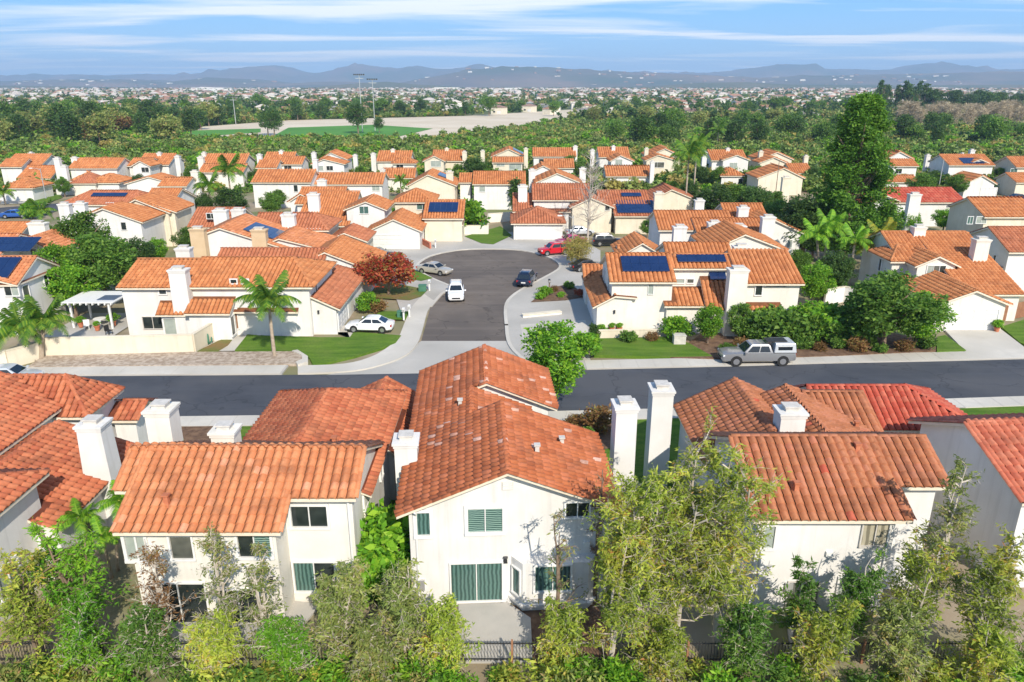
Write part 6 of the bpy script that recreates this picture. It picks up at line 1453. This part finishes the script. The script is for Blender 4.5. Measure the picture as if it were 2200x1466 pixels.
def car(label, px, py, heading, paint, kind='sedan', name='parked_car', cat='car', at=None):
    L, HW, body, cab, belt, roof, wr, wx = SHAPES[kind]
    x, y = at[:2] if at else G(px, py)
    e = tag(empty(name, (x, y, .02 if at is None else at[2] if len(at) > 2 else .02), heading), label, cat, 'cars parked in the estate')
    def sec(xc, hw, zb, zt): return [(xc, -hw * .84, zb), (xc, -hw, zb + .12), (xc, -hw * 1.0, zb + (zt - zb) * .6), (xc, -hw * .95, zt - .05), (xc, -hw * .80, zt), (xc, hw * .80, zt), (xc, hw * .95, zt - .05), (xc, hw, zb + (zt - zb) * .6), (xc, hw, zb + .12), (xc, hw * .84, zb)]
    mb = MB(); loft(mb, [sec(*b) for b in body]); bo = mb.build('body', paint, e, smooth=True); bo.data.set_sharp_from_angle(angle=R(38))
    f0, f1, r1, r0 = cab; wb, wt = HW * .90, HW * .72
    def csec(xc, z, w): return [(xc, -w, z), (xc, w, z)]
    mb = MB()
    A = [(f0, -wb, belt), (f0, wb, belt), (r0, wb, belt), (r0, -wb, belt)]; Mid = [(f1 + .08, -wt, roof - .10), (f1 + .08, wt, roof - .10), (r1 - .06, wt, roof - .10), (r1 - .06, -wt, roof - .10)]
    T = [(f1 - .12, -wt * .86, roof), (f1 - .12, wt * .86, roof), (r1 + .10, wt * .86, roof), (r1 + .10, -wt * .86, roof)]
    n0 = 0; mb.v = A + Mid + T
    for a in (0, 4):
        for q in range(4): mb.f.append([a + q, a + (q + 1) % 4, a + 4 + (q + 1) % 4, a + 4 + q][::-1]); mb.m.append(0)
    mb.f.append([11, 10, 9, 8]); mb.m.append(0); mb.f.append([0, 1, 2, 3]); mb.m.append(0)
    ca = mb.build('cabin', paint, e, smooth=True); ca.data.set_sharp_from_angle(angle=R(40))
    def lerp(a, b, t): return tuple(a[i] + (b[i] - a[i]) * t for i in range(3))
    def glass(nm, c, out):   # c: four corners low-left, low-right, up-right, up-left; pushed out along 'out'
        q = MB(); o_ = Vector(out) * .015; cc = [tuple(Vector(p) + o_) for p in c]; ci = [tuple(Vector(p) - o_ * .4) for p in c]
        q.v = cc + ci; q.f = [[0, 1, 2, 3], [7, 6, 5, 4]] + [[i, (i + 1) % 4, 4 + (i + 1) % 4, 4 + i][::-1] for i in range(4)]; q.m = [0] * 6; q.build(nm, 'car_glass', ca)
    def quad(a, b, c, d, m0=.07, lo=.10, hi=.97): return [lerp(lerp(a, d, lo), lerp(b, c, lo), m0), lerp(lerp(a, d, lo), lerp(b, c, lo), 1 - m0), lerp(lerp(a, d, hi), lerp(b, c, hi), 1 - m0), lerp(lerp(a, d, hi), lerp(b, c, hi), m0)]
    glass('windscreen', quad(A[0], A[1], Mid[1], Mid[0]), (1, 0, .7)); glass('rear_window', quad(A[2], A[3], Mid[3], Mid[2]), (-1, 0, .6))
    for sd, (i, j) in ((-1, (0, 3)), (1, (1, 2))):
        a, b, c, d = A[i], A[j], Mid[j], Mid[i]; nwin = 2
        for w in range(nwin):
            t0, t1 = (.10, .50) if w == 0 else (.54, .92)
            glass('side_window', [lerp(lerp(a, b, t0), lerp(d, c, t0), .12), lerp(lerp(a, b, t1), lerp(d, c, t1), .12), lerp(lerp(a, b, t1), lerp(d, c, t1), .93), lerp(lerp(a, b, t0), lerp(d, c, t0), .93)][::sd], (0, sd, .3))
        mb = MB(); mb.box(f0 - .18, f0 - .02, sd * (HW + .02) if sd > 0 else -HW - .20, HW + .20 if sd > 0 else -HW - .02, belt, belt + .14); mb.build('wing_mirror', paint, e)
    for xx_ in wx:
        for sd in (-1, 1):
            yb = sd * (HW - .10)
            wv = MB(); wv.tube([(xx_, yb - .11, wr), (xx_, yb + .11, wr)], wr, 16); wo = wv.build('wheel', 'tyre', e)
            rv = MB(); rv.tube([(xx_, yb + sd * .10, wr), (xx_, yb + sd * .122, wr)], wr * .62, 12); rv.build('rim', 'alloy', wo)
            av = MB(); av.tube([(xx_, yb - .09, wr + .03), (xx_, sd * (HW + .004), wr + .03)], wr * 1.16, 16); av.build('wheel_arch', 'tyre', e)
    fx, rx_ = body[1][0], body[-2][0]; zt = body[1][3]
    for sd in (-1, 1):
        mb = MB(); mb.box(fx - .10, fx + .06, sd * .70 - .15, sd * .70 + .15, zt - .20, zt - .05, tx=.02); mb.build('headlight', 'headlamp', e)
        mb = MB(); mb.box(rx_ - .07, rx_ + .08, sd * .68 - .16, sd * .68 + .16, body[-2][3] - .26, body[-2][3] - .06, tx=.02); mb.build('tail_light', 'taillamp', e)
    mb = MB(); mb.box(fx + .02, fx + .10, -.45, .45, body[0][2] + .04, body[0][2] + .20); mb.build('grille', 'tyre', e)
    mb = MB(); mb.box(rx_ - .11, rx_ - .05, -.26, .26, .62, .76); mb.build('number_plate', 'door_white', e)
    if kind == 'suv':
        for sd in (-1, 1): mb = MB(); mb.tube([(f1 - .2, sd * wt * .8, roof + .05), (r1 + .2, sd * wt * .8, roof + .05)], .025, 5); mb.build('roof_rail', 'alloy', e)
    if kind == 'pickup':
        mb = MB(); mb.box(-2.86, -1.10, -.95, .95, 1.121, 1.90, tx=.10, ty=.12); so2 = mb.build('camper_shell', 'paint_silver', e, bevel=.06)
        for sd in (-1, 1): mb = MB(); mb.box(-2.5, -1.4, sd * .905 - .02, sd * .905 + .02, 1.36, 1.66); mb.build('shell_window', 'car_glass', so2)
        mb = MB(); mb.box(-2.2, -.6, -.5, .5, 1.93, 1.98); mb.build('roof_rack', 'metal_dark', e)
    return e
D = R
car('white estate car driving towards the camera on the side street', 980, 640, D(-86), 'paint_white', 'suv', name='moving_car')
car('dark blue sport utility car at the right kerb of the side street', 1132, 610, D(78), 'paint_navy', 'suv')
car('champagne saloon at the left kerb of the turning circle', 934, 588, D(-28), 'paint_champagne', 'sedan')
car('white saloon on the drive beside the front lawn', 796, 712, D(176), 'paint_white', 'sedan', at=(*G(796, 712), .10))
car('grey pickup truck with silver camper shell parked along the road', 1622, 779, D(181), 'paint_grey', 'pickup', name='pickup_truck', cat='pickup').scale = (1.1, 1.06, 1.06)
car('bright red car by the turning circle drive', 1190, 548, D(200), 'paint_red', 'suv', at=(*G(1190, 548), .10))
car('magenta car behind the bright red car', 1222, 528, D(195), 'paint_magenta', 'sedan', at=(*G(1225, 526), .10))
car('black car in the shade behind the feathery bush', 1262, 582, D(15), 'paint_black', 'sedan', at=(*G(1262, 582), .10))
car('silver car under the bare tree', 1245, 505, D(10), 'paint_silver', 'sedan', at=(*G(1245, 506), .10))
car('dark green car below the porch right of the turning circle', 1310, 530, D(5), 'paint_black', 'suv', at=(*G(1305, 528), .10))
car('blue car parked behind the red leafed tree', 812, 553, D(10), 'paint_navy', 'sedan', at=(*G(815, 556), .10))
car('blue car by the upper street at the left edge', 34, 468, D(12), 'paint_blue', 'sedan')
car('pale blue car half hidden at the left end of the road', 25, 822, D(4), 'paint_silver', 'sedan')
car('small dark car by the garage at the right edge, back row', 2188, 432, D(0), 'paint_navy', 'sedan')

# ------------------------------------------------------------------ walls, fences, garden things
def wall(label, pts, h, m='stucco_cream', t=.24, name='garden_wall', cat='wall', cap='stucco_cream'):
    e = tag(empty(name, (pts[0][0], pts[0][1], 0)), label, cat)
    for i, (a, b) in enumerate(zip(pts[:-1], pts[1:])):
        d = Vector((b[0] - a[0], b[1] - a[1], 0)).normalized(); n = Vector((-d.y, d.x, 0)) * t / 2; o = Vector((-pts[0][0], -pts[0][1], 0))
        q = [(a[0] + n.x + o.x, a[1] + n.y + o.y), (b[0] + n.x + o.x, b[1] + n.y + o.y), (b[0] - n.x + o.x, b[1] - n.y + o.y), (a[0] - n.x + o.x, a[1] - n.y + o.y)]
        mb = MB(); mb.prism(q, -.3, h - .01 * i); mb.build('wall_panel', m, e)
        n *= 1.3; q = [(a[0] + n.x + o.x, a[1] + n.y + o.y), (b[0] + n.x + o.x, b[1] + n.y + o.y), (b[0] - n.x + o.x, b[1] - n.y + o.y), (a[0] - n.x + o.x, a[1] - n.y + o.y)]
        mb = MB(); mb.prism(q, h - .009 * i, h + .08 - .01 * i); mb.build('coping', cap, e)
    return e
wall('long cream garden wall above the gravel bed', [G(88, 768), G(419, 759), (G(419, 759)[0] + .4, 66.6)], 1.75)
wall('cream wall at the left edge behind the golden palm', [(-60, 57.5), G(20, 790), G(88, 772)], 1.5)
wall('low cream planter wall before the corner house', [G(1282, 727), G(1440, 724)], .75)
wall('white curved garden wall right of the blue solar house', [G(1770, 655), G(1810, 648), G(1850, 655)], 1.7, 'stucco_white')
wall('white courtyard wall behind the small lawn of the turning circle', [G(995, 505), G(1048, 505), G(1050, 478), G(1105, 474)], 1.5, 'stucco_warm')
wall('brick planter wall between the white garages', [G(886, 512), G(900, 522), G(925, 536)], .9, 'brick_red', cap='brick_red')
wall('garden wall of the pergola house on the left', [G(330, 520), G(420, 516)], 1.6, 'stucco_warm')
wall('white drive wall beside the side street corner', [G(1122, 684), G(1205, 676)], .35, 'stucco_white', t=.5)
# white patio cover
x0, y0 = G(160, 705); e = tag(empty('patio_cover', (x0, y0, 0)), 'white patio cover on posts beside the palm lawn house', 'pergola')
for dx, dy in ((0, 0), (4.0, -.3), (0, 3.2), (4.0, 3.0), (2.0, 3.1)):
    mb = MB(); mb.box(dx - .09, dx + .09, dy - .09, dy + .09, -.1, 2.55); mb.build('post', 'trim_white', e)
mb = MB(); mb.box(-.5, 4.6, -.6, 3.7, 2.72, 2.80); mb.build('deck', 'trim_white', e)
for i in range(9):
    mb = MB(); mb.box(-.45 + i * .6, -.35 + i * .6, -.7, 3.8, 2.551, 2.719); mb.build('beam', 'trim_white', e)
mb = MB(); mb.box(2.6, 4.3, .2, 1.9, 2.81, 2.87); mb.build('skylight_panel', 'solar_frame', e)
sheet('patio_floor', [(x0 - 1.5, y0 - 3.5), (x0 + 5.2, y0 - 3.5), (x0 + 5.2, y0 + 5), (x0 - 1.5, y0 + 5)], .04, 'concrete')
# blue shade on the back pergola
x1, y1 = G(368, 500); e = tag(empty('pergola', (x1, y1, 0)), 'small white pergola with blue top behind the tall cream gable', 'pergola')
for dx, dy in ((0, 0), (1.8, 0), (0, 1.8), (1.8, 1.8)): mb = MB(); mb.box(dx - .08, dx + .08, dy - .08, dy + .08, -.1, 2.5); mb.build('post', 'trim_white', e)
mb = MB(); mb.box(-.4, 2.2, -.4, 2.2, 2.501, 2.62); mb.build('canopy', 'cloth_blue', e)
def pot(label, x, y, r=.28, h=.5, plantkey='shrub', ph=.8, m='clay_pot', z=.1):
    e = tag(empty('potted_plant', (x, y, z)), label, 'potted plant')
    mb = MB(); mb.tube([(0, 0, 0), (0, 0, h * .85), (0, 0, h * .86), (0, 0, h)], [r * .7, r * .95, r * 1.1, r * 1.1], 12); mb.build('pot', m, e)
    o = link(bpy.data.objects.new('foliage', PROTO[plantkey][0]), e); s_ = ph / 2.2; o.scale = (s_, s_, s_); o.location = (0, 0, h - .25 * s_)
for lab, px, py, ph in (('potted plant under the white patio cover, nearest the house', 245, 702, .9), ('potted plant under the white patio cover, left post', 175, 705, .7), ('dark leafed pot plant against the white wall behind the palm', 612, 708, .9), ('second pot plant right of the palm against the white wall', 634, 706, .7), ('green pot plant at the corner of the white garage wall', 705, 712, 1.1), ('pot with flowers beside the panelled garage door', 2140, 715, .8), ('clay planter before the corner house wall, left one', 1314, 716, .5), ('clay planter before the corner house wall, right one', 1330, 716, .5), ('small pot plant on the gravel patio', 210, 712, .5)):
    x, y = G(px, py); pot(lab, x, y, ph=ph)
# patio table and chairs
def chair(label, x, y, rz, m='trim_white'):
    e = tag(empty('garden_chair', (x, y, .04), rz), label, 'chair')
    mb = MB(); mb.box(-.26, .26, -.25, .25, .40, .45); mb.build('seat', m, e); mb = MB(); mb.box(-.26, .26, .21, .26, .451, .95); mb.build('backrest', m, e)
    for a in (-.23, .19):
        for b in (-.22, .18): mb = MB(); mb.box(a, a + .04, b, b + .04, 0, .399); mb.build('leg', m, e)
chair('white garden chair under the patio cover, left one', x0 + 1.6, y0 - .6, .4); chair('white garden chair under the patio cover, right one', x0 + 2.6, y0 - .5, -.5); chair('dark garden chair behind the garden wall', x0 + 4.6, y0 - 2.2, 1.2, 'metal_dark')
e = tag(empty('garden_table', (x0 + 2.2, y0 + .8, .04)), 'round garden table under the white patio cover', 'table'); mb = MB(); mb.tube([(0, 0, .68), (0, 0, .72)], .6, 16); mb.build('table_top', 'trim_white', e); mb = MB(); mb.tube([(0, 0, 0), (0, 0, .679)], .06, 8); mb.build('leg', 'trim_white', e)
mb = MB(); mb.box(-.55, .55, -.35, .35, 0, .02); o = mb.build('doormat', 'cloth_red'); o.location = (*G(515, 712), .105); tag(o, 'red doormat at the front door of the palm lawn house', 'doormat')
# cactus
x, y = G(442, 742); e = tag(empty('cactus', (x, y, .1)), 'branched dark cactus at the end of the garden wall', 'cactus')
for i, (dx, hh) in enumerate(((0, 1.2), (-.35, .9), (.3, 1.0), (.6, .7), (-.6, .6))): mb = MB(); mb.tube([(dx * .4, 0, 0), (dx, 0, .3), (dx, .05, hh * .8), (dx, .05, hh)], [.07, .09, .09, .04], 8); mb.build('stem', 'plastic_green', e, smooth=True)
for lab, px, py in (('white mailbox post at the kerb by the white saloon, left one', 868, 690), ('white mailbox post at the kerb by the white saloon, right one', 880, 683), ('white mailbox post at the kerb by the corner lawn', 923, 626), ('dark mailbox post at the right kerb by the dark blue car', 1180, 625), ('white mailbox post at the turning circle, left of the brick planter', 936, 534)):
    x, y = G(px, py); e = tag(empty('mailbox', (x, y, .1)), lab, 'mailbox'); mb = MB(); mb.box(-.08, .08, -.08, .08, 0, .95); mb.build('post', 'trim_white' if 'white' in lab[:6] else 'bark', e)
    mb = MB(); mb.box(-.16, .16, -.26, .26, .951, 1.28, tx=.04); mb.build('box', 'metal_dark' if 'dark' in lab[:5] else 'trim_white', e); mb = MB(); mb.box(-.13, .13, -.285, -.262, .98, 1.2); mb.build('door', 'metal_pale', e)
for lab, px, py, s_, m in (('beige utility cabinet in the corner garden', 1458, 742, 1.0, 'cap_metal'), ('green utility box by the corner lawn', 908, 628, .8, 'plastic_green'), ('green utility box at the kerb by the white saloon', 862, 684, .7, 'plastic_green')):
    x, y = G(px, py); e = tag(empty('utility_box', (x, y, .15)), lab, 'utility box'); mb = MB(); mb.box(-.55 * s_, .55 * s_, -.4 * s_, .4 * s_, 0, .85 * s_); mb.build('cabinet', m, e, bevel=.02); mb = MB(); mb.box(-.6 * s_, .6 * s_, -.45 * s_, .45 * s_, .851 * s_, .93 * s_, tx=.03); mb.build('lid', m, e)
def lamp_post(label, px, py, top, arm=True, m='metal_pale'):
    x, y = G(px, py); h_ = YP(px, top, y)[1]; e = tag(empty('lamp_post', (x, y, 0)), label, 'lamp post')
    mb = MB(); mb.tube([(0, 0, 0), (0, 0, .6), (0, 0, .61), (0, 0, h_)], [.14, .13, .09, .06], 8); mb.build('pole', m, e)
    if arm:
        mb = MB(); mb.tube([(0, 0, h_ - .3), (-.8, 0, h_), (-1.6, 0, h_ + .05)], [.05, .04, .04], 6); mb.build('arm', m, e); mb = MB(); mb.box(-2.1, -1.5, -.14, .14, h_ - .04, h_ + .10); mb.build('lamp_head', 'light_panel', e)
lamp_post('pale lamp post at the right of the turning circle', 1229, 562, 464); lamp_post('lamp post by the upper street on the left', 102, 441, 362, m='metal_pale')
lamp_post('wooden pole beside the gabled house left of the conifer', 1664, 436, 345, False, 'bark'); lamp_post('pale pole right of the conifer in the back row', 2016, 408, 343, False)
# kerbside patio umbrella, paddle board
x, y = G(1022, 500); e = tag(empty('parasol', (x, y + 1.5, 0)), 'red garden parasol behind the courtyard wall', 'parasol'); mb = MB(); mb.tube([(0, 0, 0), (0, 0, 2.3)], .03, 6); mb.build('pole', 'metal_pale', e)
mb = MB(); n = 8
for i in range(n): a, b = 6.283 * i / n, 6.283 * (i + 1) / n; mb.poly([(math.cos(a) * 1.3, math.sin(a) * 1.3, 1.85), (math.cos(b) * 1.3, math.sin(b) * 1.3, 1.85), (0, 0, 2.4)])
mb.build('canopy', 'cloth_red', e)
mb = MB(); x, y = G(1027, 499); mb.tube([(x - 1.3, y - .3, 1.35), (x - .7, y - .3, 1.35), (x + .7, y - .3, 1.35), (x + 1.3, y - .3, 1.35)], [.05, .3, .3, .05], 10); o = mb.build('kayak', 'cloth_blue', smooth=True); o.scale = (1, 1, 1); tag(o, 'blue kayak resting on the courtyard wall', 'kayak')
# wooden fence at the right edge
pa, pb = G(2150, 690), G(2260, 668); e = tag(empty('wood_fence', (pa[0], pa[1], 0)), 'brown wooden fence at the right edge', 'fence')
nb_ = 26
for i in range(nb_):
    t = i / nb_; mb = MB(); mb.box(0, (pb[0] - pa[0]) / nb_ - .02, -.02, .02, 0, 1.7 + rnd.uniform(-.02, .02)); o = mb.build('board', 'wood_fence', e); o.location = ((pb[0] - pa[0]) * t, (pb[1] - pa[1]) * t, 0)
# metal fence at the top of the bank
fy = 25.15; e = tag(empty('metal_fence', (0, fy, 0)), 'dark metal picket fence along the back gardens', 'fence')
for z in (.18, .98): mb = MB(); mb.box(-22, 22, -.02, .02, z, z + .04); mb.build('rail', 'metal_dark', e)
for i in range(19): mb = MB(); mb.box(-.045, .045, -.045, .045, -.1, 1.18); o = mb.build('post', 'metal_dark' if i % 3 else 'wood_fence', e); o.location = (-22 + i * 44 / 18, 0, 0)
mb = MB()
for i in range(330): xx_ = -22 + i * 44 / 330 + .05; mb.box(xx_ - .009, xx_ + .009, -.009, .009, .1, 1.1)
tag(mb.build('pickets', 'metal_dark', e), kind='stuff')
